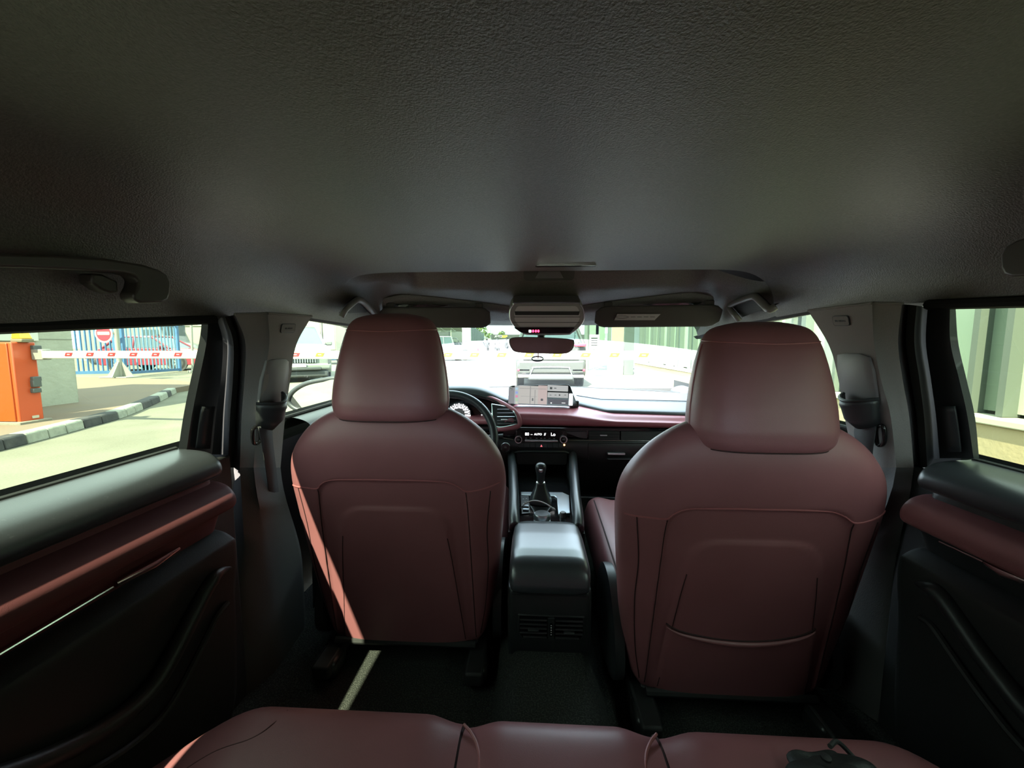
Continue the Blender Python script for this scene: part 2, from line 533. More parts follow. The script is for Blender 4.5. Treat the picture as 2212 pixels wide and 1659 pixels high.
def strip(s, D, spec, n=26):
    cols = []
    for key, ins in spec:
        cols.append(catmull([side(px, py, s, ins) for px, py in D[key]], n))
    return cols
DOORPROF = {
 'top_pad': [(0.7740, 0.8796), (0.7680, 0.9273), (0.7520, 0.9306), (0.7120, 0.9273), (0.6900, 0.9208), (0.6740, 0.9078), (0.6680, 0.8926), (0.6700, 0.8818), (0.6800, 0.8753), (0.7020, 0.8731)],
 'upper_band': [(0.7070, 0.8796), (0.6920, 0.8763), (0.6880, 0.8633), (0.6880, 0.8536)],
 'armrest_pad': [(0.7070, 0.8633), (0.6870, 0.8622), (0.6640, 0.8536), (0.6500, 0.8384), (0.6460, 0.8254), (0.6500, 0.8123), (0.6640, 0.8058), (0.6840, 0.8036)],
 'red_insert': [(0.6970, 0.8123), (0.6740, 0.8080), (0.6820, 0.7874), (0.6920, 0.7603)],
 'lower_panel': [(0.7020, 0.7603), (0.6840, 0.7559), (0.6660, 0.7451), (0.6580, 0.7331), (0.6600, 0.6843), (0.6680, 0.6192), (0.6740, 0.4999), (0.6870, 0.3588), (0.7220, 0.2612)],
}
for s, D, nd, nt_, side_name in ((-1, LS, 'door_1', 'trim_1', 'left'), (1, RS, 'door_2', 'trim_2', 'right')):
    door = thing(nd, (s * .72, .3, .30), label=side_name + ' rear door trim in black with a burgundy leather armrest roll', kind='structure')
    yy = [-.5 + (YF + .5) * k / 24 for k in range(25)]
    def ext(prof, y0=-.5, y1=YF, n=25, taper=.018, rnd=True):
        """closed-front extrusion of a door profile, its front end rounded off"""
        pr = catmull([Vector((q[0], 0, q[1])) for q in prof], 4 * len(prof))
        cz = sum(q.z for q in pr) / len(pr)
        rows = []
        for k in range(n):
            y = y0 + (y1 - y0) * k / (n - 1)
            rows.append([Vector((s * q.x, y, q.z)) for q in pr])
        for a in (20, 40, 60, 80):       # rounded nose
            c_, s_ = math.cos(math.radians(a)), math.sin(math.radians(a))
            rows.append([Vector((s * (.77 + (q.x - .77) * (1 - .12 * (1 - c_))), y1 + taper * s_, cz + (q.z - cz) * (1 - .12 * (1 - c_)))) for q in pr])
        rows.append([Vector((s * .77, y1 + taper, q.z)) for q in pr])
        return MB().grid(rows)
    build('top_pad', ext(DOORPROF['top_pad']), BLKV, door, ang=50)
    build('pad_seam', MB().tube([(s * .704, -.5, .887), (s * .703, YF + .004, .887)], .0016, 6), INK, door)
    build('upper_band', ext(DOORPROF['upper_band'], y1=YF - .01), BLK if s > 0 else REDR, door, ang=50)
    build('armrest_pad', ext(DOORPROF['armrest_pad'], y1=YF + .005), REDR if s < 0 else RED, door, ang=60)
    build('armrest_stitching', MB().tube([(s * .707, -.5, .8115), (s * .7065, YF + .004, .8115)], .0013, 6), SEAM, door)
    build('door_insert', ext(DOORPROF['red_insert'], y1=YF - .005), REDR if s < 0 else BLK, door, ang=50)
    build('lower_panel', ext(DOORPROF['lower_panel'], y1=YF + .01), BLKR, door, ang=60)
    # bright strip and inside handle
    if s < 0:
        a, c = at(386, 1185, X=-.676), at(250, 1262, X=-.673)
        d_, e_ = at(243, 1268, X=-.673), at(-200, 1532, X=-.673)
    else:
        a, c = at(2128, 1216, X=.676), at(2230, 1262, X=.673)
        d_, e_ = at(2030, 1170, X=.680), at(2125, 1214, X=.677)
    hnd = build('inside_handle', MB().tube([a, a.lerp(c, .5) + Vector((-s * .006, 0, 0)), c], [.003, .006, .004], 10, flat=1.3), mat('red_reflection_handle', (.55, .42, .42, 1), .22, 1.0) if s < 0 else CHR, door)  # left handle: the red it reflects is tinted into the metal
    hnd['label'] = 'slim bright inside door handle'
    cup = []
    for (Ya, za, Yb, zb) in ((a.y + .02, a.z + .045, c.y - .03, c.z + .035),):
        build('handle_recess', MB().plate(frame((s * .706, (Ya + Yb) / 2, (za + zb) / 2 - .018), (0, s, 0) if s < 0 else (0, 1, 0), (0, 0, 1)), [(-(abs(Ya - Yb)) / 2, -.02), (abs(Ya - Yb) / 2, -.02), (abs(Ya - Yb) / 2 - .04, .026), (-abs(Ya - Yb) / 2 + .03, .026)], -.004, .004), PIANO, door)
    build('bright_strip', MB().tube([d_, d_.lerp(e_, .5), e_], .0022, 8), CHR, door)
    # swooping ridge of the door pocket
    pts = ([(497, 1226), (470, 1240), (448, 1268), (425, 1312), (385, 1392), (340, 1470), (285, 1530), (200, 1590), (80, 1650), (-60, 1700), (-220, 1750)] if s < 0 else
           [(1978, 1258), (2010, 1272), (2035, 1290), (2070, 1340), (2115, 1405), (2160, 1465), (2212, 1530), (2290, 1610), (2380, 1680)])
    path = catmull([at(px, py, X=s * (.654 if i > 0 else .664)) for i, (px, py) in enumerate(pts)], 40)
    build('pocket_ridge', MB().tube(path, [.004 + .010 * min(1, k / 6) for k in range(40)], 10), BLK, door)
    pts2 = [(x_ + s * -1 * -24 if False else x_ + (22 if s < 0 else -22), y_ + 62) for x_, y_ in pts[1:]]
    path = catmull([at(px, py, X=s * .662) for px, py in pts2], 30)
    build('pocket_lip', MB().tube(path, .006, 8), BLKR, door)
    # speaker-less lower kick ridge
    # window frame and weatherstrip
    wf = build('window_frame', MB().grid(strip(s, D, [('G', -.012), ('G', .0), ('F1', .010), ('F1', .016)]) + strip(s, D, [('F1', .018), ('F2', .012), ('F2', .004)])), BLK, door, ang=60)
    fm_ = [catmull([side(px + (0 if i < 4 else 0), py, s, .018 if k else .016) for i, (px, py) in enumerate(D['F1'])], 26) for k in (0, 1)]
    lo = strip(s, D, [('F2', .022)])[0]; hi = strip(s, D, [('F1', .024)])[0]
    # lower black corner plate in the frame
    ca, cb = hi[17:25], lo[17:25]
    build('corner_plate', MB().grid([[a_.lerp(b_, .30) for a_, b_ in zip(ca, cb)], [a_.lerp(b_, .85) for a_, b_ in zip(ca, cb)]]), BLK, door, solid=.003)
    ws_ = strip(s, D, [('F2', .0), ('W1', .006), ('W2', .040), ('W2', .046), ('W3', .042), ('W3', .012)])
    wsm = build('weatherstrip', MB().grid(ws_), RUB, door, ang=75)
    # upper seal along the window top
    tp = [Vector((sideX(s, e_edge(s, y) - .004, .012), y, e_edge(s, y) - .004)) for y in [-.4 + .05 * k for k in range(24)]]
    build('window_top_seal', MB().tube(tp, .009, 8), RUB, door)
    bl = [Vector((s * .764, y, .930)) for y in (-.5, 0, .4, YF + .01)]
    build('belt_seal', MB().tube(bl, .006, 8), RUB, door)
    build('door_edge', MB().box((s * .752, YF + .042, .600), (.085, .085, .60)), BLKR, door, bevel=.006)
    # ---------------- B pillar
    tr = thing(nt_, (s * .66, .88, .33), label=side_name + ' centre pillar trim, grey cloth above, darker below with painted-in shade', kind='structure')
    PC = strip(s, D, [('W3', .015), ('P1', .045), ('P1', .062), ('P2', .082), ('P2', .086), ('P3', .080), ('P3', .070), ('P3', .02)])
    gp = []
    for row in PC: gp.append(row)
    up = build('upper_cover', MB().grid(gp), TRIMG, tr, ang=70)
    nP = len(PC[0])
    bvp = BVHTree.FromPolygons([tuple(v) for r_ in PC for v in r_], [(i*nP+j, i*nP+j+1, (i+1)*nP+j+1, (i+1)*nP+j) for i in range(len(PC)-1) for j in range(nP-1)])
    def oncover(px, py):
        d = ray(px, py).normalized(); h = bvp.ray_cast(CAM, d)
        return (h[0] - d * .0015) if h[0] is not None else side(px, py, s, .084)
    # cap along the top edge
    build('top_edge', MB().tube([r_[0] + Vector((0, 0, .001)) for r_ in PC[1:-1]], .003, 6), TRIMG, tr)
    # lower cover, from belt to sill; the fading light is put into its dark colour
    sill_ = [(.775, .79), (.715, .80), (.705, .82), (.690, .87), (.690, .90), (.700, 1.02), (.72, 1.06), (.78, 1.08)]
    rows = []
    for k in range(16):
        t = k / 15
        row = []
        for r_, q in zip(PC, sill_):
            p0_ = r_[-1]; z = lerp(p0_.z, .30, t)
            u_ = smooth(0, 1, min(1, t * 1.6))
            row.append(Vector((lerp(p0_.x, s * q[0], u_), lerp(p0_.y, q[1], u_), z)))
        rows.append(row)
    build('lower_cover', MB().grid(rows), mat('pillar_lower_shaded_plastic', (.075, .072, .072, 1), .6, bump=(500, .4, .001)), tr, ang=70)
    # belt height slide plate
    if s < 0:
        out = [(574, 779), (590, 776), (614, 775), (621, 781), (621, 800), (617, 830), (606, 862), (585, 905), (556, 900), (556, 868), (562, 820)]
    else:
        out = [(1812, 766), (1830, 763), (1860, 764), (1880, 772), (1890, 800), (1897, 850), (1900, 905), (1855, 905), (1830, 880), (1818, 840), (1812, 800)]
    pl = [oncover(px, py) + Vector((-s * .003, 0, 0)) for px, py in out]
    ctr = sum(pl, Vector()) / len(pl)
    ring0 = [q + Vector((s * .012, 0, 0)) for q in pl]; ring2 = [ctr + (q - ctr) * .96 + Vector((-s * .002, 0, 0)) for q in pl]
    build('belt_slide_plate', MB().loft([ring0, pl, ring2]), mat('grey_slide_plate', (.20, .19, .19, 1), .55), tr, ang=50)
    # airbag badge
    bq = [(607, 699), (638, 699), (636, 719), (606, 719)] if s < 0 else [(1797, 683), (1832, 682), (1838, 702), (1803, 704)]
    # find the cover under it: the cover's front half runs from P2 to P3
    q4 = [oncover(px, py) for px, py in bq]
    fm2 = frame(sum(q4, Vector()) / 4, q4[1] - q4[0], q4[0] - q4[3])
    w_, h_ = (q4[1] - q4[0]).length, (q4[0] - q4[3]).length
    if (fm2.col[2].to_3d()).dot(CAM - fm2.translation) < 0: fm2 = fm2 @ Matrix.Diagonal((1, 1, -1, 1))
    bd = build('airbag_badge', MB().plate(fm2, rr(w_, h_, .006), -.004, .0012), INK, tr)
    build('badge_face', MB().plate(fm2, rr(w_ - .0026, h_ - .0026, .005), -.004, .0016), TRIMG, bd)
    text('badge_lettering', 'SRS AIRBAG', h_ * .26, fm2 @ Matrix.Translation((0, 0, .0020)), INK, bd, depth=.0002)

# front doors (seen past the front seats)
for s, nm in ((-1, 'door_3'), (1, 'door_4')):
    door = thing(nm, (s * .68, 1.4, .30), label=('left' if s < 0 else 'right') + ' front door trim in black beyond the front seat', kind='structure')
    prof = [(.78, .89), (.765, .925), (.72, .92), (.695, .90), (.70, .86), (.71, .82), (.66, .80), (.65, .77), (.67, .74), (.71, .70), (.715, .5), (.72, .30)]
    pr = catmull([Vector((q[0], 0, q[1])) for q in prof], 40)
    build('door_panel', MB().grid([[Vector((s * q.x, y, q.z)) for q in pr] for y in (1.10, 1.3, 1.6, 1.9, 2.1)]), BLK, door, ang=60)
    build('armrest', MB().tube([(s * .675, 1.14, .79), (s * .665, 1.4, .795), (s * .67, 1.75, .80)], [.03, .035, .02], 12), RED, door)
    build('belt_seal', MB().tube([(s * .76, 1.0, .93), (s * .76, 2.0, .935)], .006, 8), RUB, door)
# ================================================================== FRONT SEATS
def sring(cx, hw, yb, yf, z, n=88, ex=3.6, ey=2.6, tilt=0.0):
    """superellipse ring at height z; yb rear, yf front"""
    yc, hy = (yb + yf) / 2, (yf - yb) / 2
    r = []
    for k in range(n):
        a = 2 * math.pi * k / n
        c, s_ = math.cos(a), math.sin(a)
        x = hw * math.copysign(abs(c) ** (2 / ex), c)
        y = yc + hy * math.copysign(abs(s_) ** (2 / ey), s_)
        r.append(Vector((cx + x, y, z)))
    return r
HW = [(.365, .192), (.39, .207), (.46, .224), (.55, .240), (.65, .250), (.74, .258), (.82, .262), (.88, .250), (.93, .218), (.965, .180), (.99, .135), (1.003, .085), (1.008, .03)]
YB = [(.365, -.042), (.5, -.060), (.65, -.084), (.8, -.106), (.9, -.120), (.96, -.116), (.99, -.10), (1.008, -.07)]
YFr = [(.365, .05), (.5, .055), (.65, .045), (.8, .02), (.9, -.005), (.97, -.03), (1.0, -.045), (1.008, -.055)]
def sd_rr(x, z, hw, top, rad):
    """signed distance (2D) to an inverted U: |x|<hw(z), z<top, corner radius rad"""
    dx = abs(x) - (hw - rad); dz = z - (top - rad)
    return math.hypot(max(dx, 0), max(dz, 0)) + min(max(dx, dz), 0) - rad
def outer_hw(z): return .178 + .012 * (.82 - z)
def inner_hw(z): return interp([(.38, .163), (.55, .150), (.70, .134), (.80, .128)], z)
def back_disp(x, z):
    d1 = sd_rr(x, z, outer_hw(z), .828, .055)
    d2 = sd_rr(x, z, inner_hw(z), .757, .060)
    h = -.0055 * (1 - smooth(-.004, .004, d1))
    h += .0045 * (1 - smooth(-.004, .004, d2))
    return h
def make_seat(name, label, ox, oy, oz, pocket, inner, hz=0.0):
    t = thing(name, (ox, oy + .15, .30), label=label, cat='seat')
    def P(x, y, z): return Vector((ox + x, oy + y, oz + z))
    def rings(z0=.365, z1=1.008, n=120, dx=0.0):
        out = []
        for k in range(n):
            z = z0 + (z1 - z0) * (1 - (1 - k / (n - 1)) ** 1.35)
            hw, yb, yf = sinterp(HW, z), sinterp(YB, z), sinterp(YFr, z)
            r = sring(0, hw, yb, yf, z, 200, 4.2, 2.5)
            # the sides wrap forward: the front of the backrest is wider
            rr2 = []
            for v in r:
                f = smooth(yb, yf, v.y)
                x = v.x * (1 + .02 * f)
                y = v.y
                if v.y < (yb + yf) / 2:
                    y -= back_disp(v.x, z) * smooth(0, .02, ((yb + yf) / 2 - v.y))
                rr2.append(P(x, y, z))
            out.append(rr2)
        return out
    R_ = rings()
    bk = build('backrest', MB().loft(R_), RED, t, ang=180)
    from mathutils.bvhtree import BVHTree
    bv = BVHTree.FromPolygons([tuple(v) for r in R_ for v in r], [(i*200+j, i*200+(j+1) % 200, (i+1)*200+(j+1) % 200, (i+1)*200+j) for i in range(119) for j in range(200)])
    def onback(x, z, off=.0):
        h = bv.ray_cast(P(x, -.6, z), Vector((0, 1, 0)))
        if h[0] is None: return None
        return h[0] + Vector((0, -off, 0))
    def seam(nm, pts, r=.0014, m=REDP, n=70, cm=True):
        q = catmull([Vector((p_[0], 0, p_[1])) for p_ in pts], n) if cm else [Vector((p_[0], 0, p_[1])) for p_ in pts]
        w = [onback(v.x, v.z, .0004) for v in q]
        w = [v for v in w if v is not None]
        if len(w) > 2: build(nm, MB().tube(w, r, 6), m, bk)
    # arch seam between the smooth upper cover and the lower panels
    seam('arch_seam', [(-.254, .800), (-.215, .802), (-.178, .803), (-.165, .815), (-.140, .826), (-.07, .830), (.0, .830), (.07, .830), (.125, .827), (.155, .817), (.178, .803), (.21, .806), (.254, .818)], .0018, n=110)
    for sg in (-1, 1):
        seam('panel_seam', [(sg * .176, .800), (sg * .179, .74), (sg * .182, .62), (sg * .184, .50), (sg * .186, .382)], .0012, SEAM)
        seam('inner_seam', [(sg * .128, .68), (sg * .136, .62), (sg * .148, .50), (sg * .160, .382)], .001, SEAM)
        seam('side_seam', [(sg * .232, .800), (sg * .222, .70), (sg * .222, .60), (sg * .212, .48), (sg * .197, .39)], .0012, SEAM)
    if pocket:
        pk = [(-.155, .545), (-.12, .530), (-.06, .518), (.0, .513), (.06, .517), (.12, .532), (.15, .548)]
        w = [onback(v.x, v.z, .003) for v in catmull([Vector((a_, 0, b_)) for a_, b_ in pk], 50)]
        lip = build('pocket_lip', MB().tube(w, [.0012 + .0045 * math.sin(math.pi * k / 49) for k in range(50)], 10), RED, bk)
        lip['label'] = 'sagging lip of the map pocket'
        w2 = [v + Vector((0, .002, .006)) for v in w]
        build('pocket_gap', MB().tube(w2, .0022, 6), SEAM, bk)
        # pocket skin below the lip
        rows = []
        for k in range(14):
            f = k / 13
            row = []
            for v0 in catmull([Vector((a_, 0, b_)) for a_, b_ in pk], 40):
                z = lerp(v0.z, .385, f)
                q = onback(v0.x * (1 + .06 * f), z, .0045 * (1 - f) + .0005)
                row.append(q)
            rows.append(row)
        if all(q is not None for r_ in rows for q in r_):
            build('pocket_panel', MB().grid(rows), RED, bk, ang=180)
    # black lower edge strip
    rows = [[onback(x / 100 * .19 - .0, .383 + dz, .003 if dz < .01 else .001) for x in range(-100, 101, 5)] for dz in (-.006, .012)]
    e0 = [P(x / 100 * .185, -.036, .368) for x in range(-100, 101, 5)]
    build('lower_edge', MB().tube(e0, .009, 8), BLKR, t)
    # headrest
    dz = 0.0
    hr = [(.962, .05, -.100, -.055), (.964, .090, -.128, -.03), (.970, .118, -.142, -.012), (.985, .130, -.150, -.004), (1.01, .134, -.152, .0), (1.05, .131, -.147, .004), (1.09, .125, -.139, .007), (1.13, .117, -.130, .008), (1.16, .109, -.122, .006), (1.185, .100, -.112, .002), (1.20, .089, -.100, -.006), (1.209, .070, -.085, -.018), (1.213, .04, -.068, -.032)]
    cols = [[(h[0], h[i]) for h in hr] for i in (1, 2, 3)]
    HR = []
    for k in range(70):
        z = hr[0][0] + (hr[-1][0] - hr[0][0]) * k / 69
        zz = z
        HR.append([v + Vector((ox, oy, oz + hz)) for v in sring(0, interp(cols[0], zz), interp(cols[1], zz), interp(cols[2], zz), z, 120, 3.4, 2.4)])
    # smooth the table-driven profile a little
    for _ in range(3):
        HR = [HR[0]] + [[(a_ + b_ * 2 + c_) / 4 for a_, b_, c_ in zip(HR[i-1], HR[i], HR[i+1])] for i in range(1, 69)] + [HR[-1]]
    hd = build('headrest', MB().loft(HR), RED, t, ang=180)
    bvh = BVHTree.FromPolygons([tuple(v) for r in HR for v in r], [(i*120+j, i*120+(j+1) % 120, (i+1)*120+(j+1) % 120, (i+1)*120+j) for i in range(69) for j in range(120)])
    def ring_at(zf, off=.0006, half=False):
        out = []
        n = 64
        for k in range(n):
            a = 2 * math.pi * k / n
            z = zf(a)
            d = Vector((math.cos(a), math.sin(a), 0))
            h = bvh.ray_cast(P(0, -.065, z + hz) + d * .5, -d)
            if h[0] is not None: out.append(h[0] + d * off)
        return out
    build('top_seam', MB().tube(ring_at(lambda a: 1.176 + .006 * math.sin(a)), .0013, 6, closed=True), REDP, hd)
    build('base_seam', MB().tube(ring_at(lambda a: .973), .0016, 6, closed=True), SEAM, hd)
    for sg in (-1, 1):
        w = []
        for k in range(30):
            z = lerp(.975, 1.17, k / 29)
            h = bvh.ray_cast(P(sg * .5, -.085 + .03 * k / 29, z + hz), Vector((-sg, 0, 0)))
            if h[0] is not None: w.append(h[0] + Vector((sg * .0005, 0, 0)))
        build('side_seam', MB().tube(w, .0013, 6), REDP, hd)
        build('headrest_post', MB().tube([P(sg * .075, -.072, .94), P(sg * .075, -.07, 1.02)], .0065, 12), CHR, hd)
    # cushion
    cu = []
    for k in range(30):
        y = .06 + .52 * k / 29
        f = k / 29
        hw = .240 + .015 * smooth(0, .3, f) - .05 * smooth(.85, 1, f)
        z1 = .555 + .035 * f - .05 * smooth(.9, 1, f); z0 = .43 + .05 * smooth(.8, 1, f)
        ring = []
        for j in range(60):
            a = 2 * math.pi * j / 60
            c, s_ = math.cos(a), math.sin(a)
            x = hw * math.copysign(abs(c) ** .5, c)
            z = (z0 + z1) / 2 + (z1 - z0) / 2 * math.copysign(abs(s_) ** .6, s_)
            if s_ > 0: z += .022 * smooth(.14, .22, abs(x)) - .03 * smooth(.235, .27, abs(x))
            ring.append(P(x, y, z))
        cu.append(ring)
    cs = build('cushion', MB().loft(cu), RED, t, ang=180)
    for sg in (-1, 1):
        build('cushion_piping', MB().tube([P(sg * .224, .08 + .40 * k / 20, .566 + .035 * k / 20 + .003 * math.sin(k / 20 * 3.1)) for k in range(21)], .0022, 6), SEAM, cs)
    # black recliner covers, frame and rails
    for sg in (-1, 1):
        q = [(.0, .36), (-.02, .42), (.01, .50), (.08, .56), (.16, .56), (.22, .50), (.22, .40), (.16, .34), (.08, .33)]
        pts = catmull([P(sg * .228, a_, b_) for a_, b_ in q], 40, closed=True)
        ctr = P(sg * .262, .11, .44)
        big = inner == sg
        b = MB().loft([pts, [v + Vector((sg * .022, 0, 0)) for v in pts], [ctr + (v + Vector((sg * .022, 0, 0)) - ctr) * .86 + Vector((sg * .004, 0, 0)) for v in pts]])
        build('recliner_cover', b, BLK, t, ang=60)
        build('seat_rail', MB().box((ox + sg * .19, oy + .22, .335), (.045, .66, .035)), BLKR, t, bevel=.006)
        build('rail_foot', MB().box((ox + sg * .19, oy - .06, .325), (.06, .07, .05)), mat('dark_metal', (.05, .05, .05, 1), .35, .6), t, bevel=.012)
    build('seat_pan', MB().box((ox, oy + .28, oz + .405), (.40, .46, .06)), BLKR, t, bevel=.02)
    fr_ = [P(-.18, -.01, .362), P(-.17, .01, .345), P(.17, .01, .345), P(.18, -.01, .362)]
    build('cross_bar', MB().tube(fr_, .010, 8), BLKR, t)
    return t
make_seat('car_seat', 'burgundy leather front seat behind the steering wheel, sunlit along its left edge', -.372, .965, 0.0, False, 1)
make_seat('car_seat', 'burgundy leather front passenger seat with a sagging map pocket on its back', .400, .852, -.004, True, -1, -.024)

# ================================================================== REAR SEAT
rs = thing('rear_bench_seat', (0, .3, .30), label='burgundy leather rear bench seat in the foreground', cat='seat')
def bench(x0, x1, yfr, ztop, name, corner=0, raised=0.0):
    rows = []
    n = 40
    for j in range(n + 1):
        u = j / n
        x = lerp(x0, x1, u)
        pin = .010 * (1 - smooth(0, .06, min(abs(x - x0) if corner >= 0 else 9, abs(x1 - x) if corner <= 0 else 9)))
        cr = 0.0
        if corner < 0: cr = smooth(.46, .66, -x)
        if corner > 0: cr = smooth(.46, .66, x)
        yf = yfr - .10 * cr ** 1.4 - .5 * pin; zt = ztop - .045 * cr - pin + raised
        prof = [(yf - .03, .36), (yf - .012, .42), (yf, .48), (yf + .002, zt - .055), (yf - .006, zt - .028), (yf - .026, zt - .008), (yf - .06, zt), (yf - .14, zt - .006), (yf - .25, zt - .018), (yf - .38, zt - .035), (yf - .52, zt - .05)]
        rows.append(catmull([Vector((x, a_, b_)) for a_, b_ in prof], 44))
    return build(name, MB().grid(rows), RED, rs, ang=180)
ZR, YR = .568, .575
cl = bench(-.64, -.150, YR, ZR, 'cushion_section', -1)
cm = bench(-.147, .146, YR - .004, ZR - .004, 'cushion_section', 0, .002)
cr_ = bench(.149, .64, YR - .008, ZR, 'cushion_section', 1)
for x in (-.1485, .1475):
    pr_ = [(YR - .008, .46), (YR - .006, ZR - .06), (YR - .014, ZR - .038), (YR - .030, ZR - .023), (YR - .06, ZR - .0145), (YR - .14, ZR - .020), (YR - .25, ZR - .032)]
    build('section_seam', MB().tube(catmull([Vector((x, a_, b_)) for a_, b_ in pr_], 30), .0026, 6), SEAM, rs)
    # curved piping that runs back towards the centre
    sg = 1 if x < 0 else -1
    pth = [(x + sg * .002, YR - .035), (x + sg * .016, YR - .05), (x + sg * .028, YR - .07), (x + sg * .034, YR - .10), (x + sg * .036, YR - .2)]
    build('curved_piping', MB().tube(catmull([Vector((a_, b_, ZR - .0082 - .012 * max(0, (b_ - YR + .05)) * 10 - .02 * max(0, (YR - .06 - b_)) )) for a_, b_ in pth], 26), .0022, 6), REDP, rs)
# stitched bolster seam on the left end
pth = [(-.57, YR - .19), (-.54, YR - .135), (-.50, YR - .10), (-.455, YR - .082), (-.435, YR - .06), (-.430, YR - .03)]
def bz(x, y):
    c_ = smooth(.46, .66, -x); yf = YR - .10 * c_ ** 1.4; zt = ZR - .045 * c_
    d = yf - y
    return interp([(0, zt - .045), (.006, zt - .028), (.026, zt - .008), (.06, zt), (.14, zt - .006)], d)
build('bolster_seam', MB().tube([Vector((v.x, v.y, bz(v.x, v.y) + .0005)) for v in catmull([Vector((a_, b_, 0)) for a_, b_ in pth], 40)], .0010, 6), mat('bench_stitching', (.10, .035, .04, 1), .7), rs)
rows = []
for j in range(33):
    x = -.64 + 1.28 * j / 32
    gx = .012 * (math.exp(-((abs(x) - .15) / .012) ** 2))
    prof = [(.10, .50), (.09, .56), (.06, .68), (.0, .84), (-.05, .95), (-.09, .985), (-.14, .98), (-.16, .93), (-.12, .6), (-.08, .42)]
    rows.append(catmull([Vector((x, a_ - gx * (1 if i < 6 else 0) - .06, b_ - .02 * abs(x) ** 2)) for i, (a_, b_) in enumerate(prof)], 40))
build('backrest', MB().grid(rows), RED, rs, ang=180)

# ================================================================== CENTRE CONSOLE
cc = thing('centre_console', (0, 1.1, .40), label='black centre console with padded armrest lid and twin rear air vents', cat='console')
prof = [(.945, .33), (.905, .35), (.880, .39), (.868, .43), (.866, .545), (.872, .562), (1.10, .575), (1.13, .585), (1.60, .600), (1.70, .62), (1.70, .33)]
rings = []
for x, k in ((-.100, .96), (-.097, .985), (-.091, 1.0), (.091, 1.0), (.097, .985), (.100, .96)):
    c_ = Vector((0, 1.25, .45))
    rings.append([Vector((x, 1.25 + (y - 1.25) * (k if y < 1.2 else 1), .45 + (z - .45) * (1 - (1 - k) * .6))) for y, z in prof])
body = build('console_body', MB().loft(rings), BLK, cc, ang=40, bevel=.006)
# armrest lid: softly crowned pad with a rounded rear face
rings = []
for k in range(34):
    f = k / 33
    y = lerp(.852, 1.112, f)
    e = 1.0
    zt = interp([(0, .585), (.015, .603), (.04, .616), (.08, .626), (.15, .633), (.3, .636), (.6, .636), (.85, .633), (.95, .626), (1, .610)], f)
    zb = interp([(0, .570), (.02, .560), (.06, .556), (1, .572)], f)
    hw = interp([(0, .086), (.03, .093), (.1, .0965), (.6, .096), (.93, .092), (1, .080)], f)
    ring = []
    for j in range(48):
        a = 2 * math.pi * j / 48
        c_, s_ = math.cos(a), math.sin(a)
        ring.append(Vector((hw * math.copysign(abs(c_) ** .36, c_), y, (zt + zb) / 2 + (zt - zb) / 2 * math.copysign(abs(s_) ** .5, s_))))
    rings.append(ring)
lid = build('armrest_lid', MB().loft(rings), LIDM, cc, ang=60)
lid['label'] = 'padded black armrest lid'
build('lid_gap', MB().tube([(-.09, .862, .5575), (.09, .862, .5575)], .003, 6), INK, cc)
# rear vents
fv = frame((0.004, .8685, .472), (1, 0, 0), (0, -.05, 1))
vw, vh = .158, .064
vent = build('rear_vent', MB().plate(fv, [(-vw/2, vh/2), (-vw/2 - .001, -vh*.25), (-vw/2 + .01, -vh/2), (vw/2 - .01, -vh/2), (vw/2 + .001, -vh*.25), (vw/2, vh/2)], -.004, .0035), BLK, cc, bevel=.002)
build('vent_void', MB().plate(fv, [(-vw/2 + .004, vh/2 - .003), (-vw/2 + .004, -vh*.25), (-vw/2 + .012, -vh/2 + .004), (vw/2 - .012, -vh/2 + .004), (vw/2 - .004, -vh*.25), (vw/2 - .004, vh/2 - .003)], -.003, .0042), PIANO, vent)
for sg in (-1, 1):
    for k in range(5):
        z = vh/2 - .010 - k * .0112
        l_ = .064 if k < 4 else .056
        build('vent_slat', MB().plate(fv @ Matrix.Translation((sg * .042 - (0 if k < 4 else sg * .004), z, .006)) @ Matrix.Rotation(math.radians(-24), 4, 'X'), rr(l_, .0032, .0012), -.004, .004), BLK, vent)
    build('vent_tab', MB().plate(fv @ Matrix.Translation((sg * .042, -.0015 + (.002 if sg < 0 else -.002), .012)), rr(.026, .004, .0015), -.004, .003), SIL, vent)
build('vent_divider', MB().plate(fv, rr(.0155, vh - .006, .002), .002, .009), BLK, vent, bevel=.001)
wh = build('thumb_wheel', MB().plate(fv, rr(.006, .034, .002), .006, .0105), PIANO, vent)
for k in range(5):
    build('wheel_mark', MB().plate(fv @ Matrix.Translation((0, .012 - k * .006, .0105)), rr(.0028, .0022, .001), 0, .0006), WHT, wh)
# padded side rails that rise to the dashboard
for sg in (-1, 1):
    pth = catmull([Vector((sg * .092, 1.085, .606)), Vector((sg * .096, 1.13, .622)), Vector((sg * .102, 1.25, .642)), Vector((sg * .114, 1.42, .664)), Vector((sg * .123, 1.53, .672)), Vector((sg * .128, 1.60, .690))], 30)
    build('side_rail', MB().tube(pth, [.017] * 30, 14, flat=1.5), BLKV, cc, ang=180)
    pts = [Vector((sg * .104, y, z)) for y, z in ((1.08, .34), (1.08, .60), (1.25, .62), (1.45, .645), (1.66, .665), (1.70, .34))]
    build('side_skirt', MB().prism(pts, (sg * .006, 0, 0)), BLKR, cc)
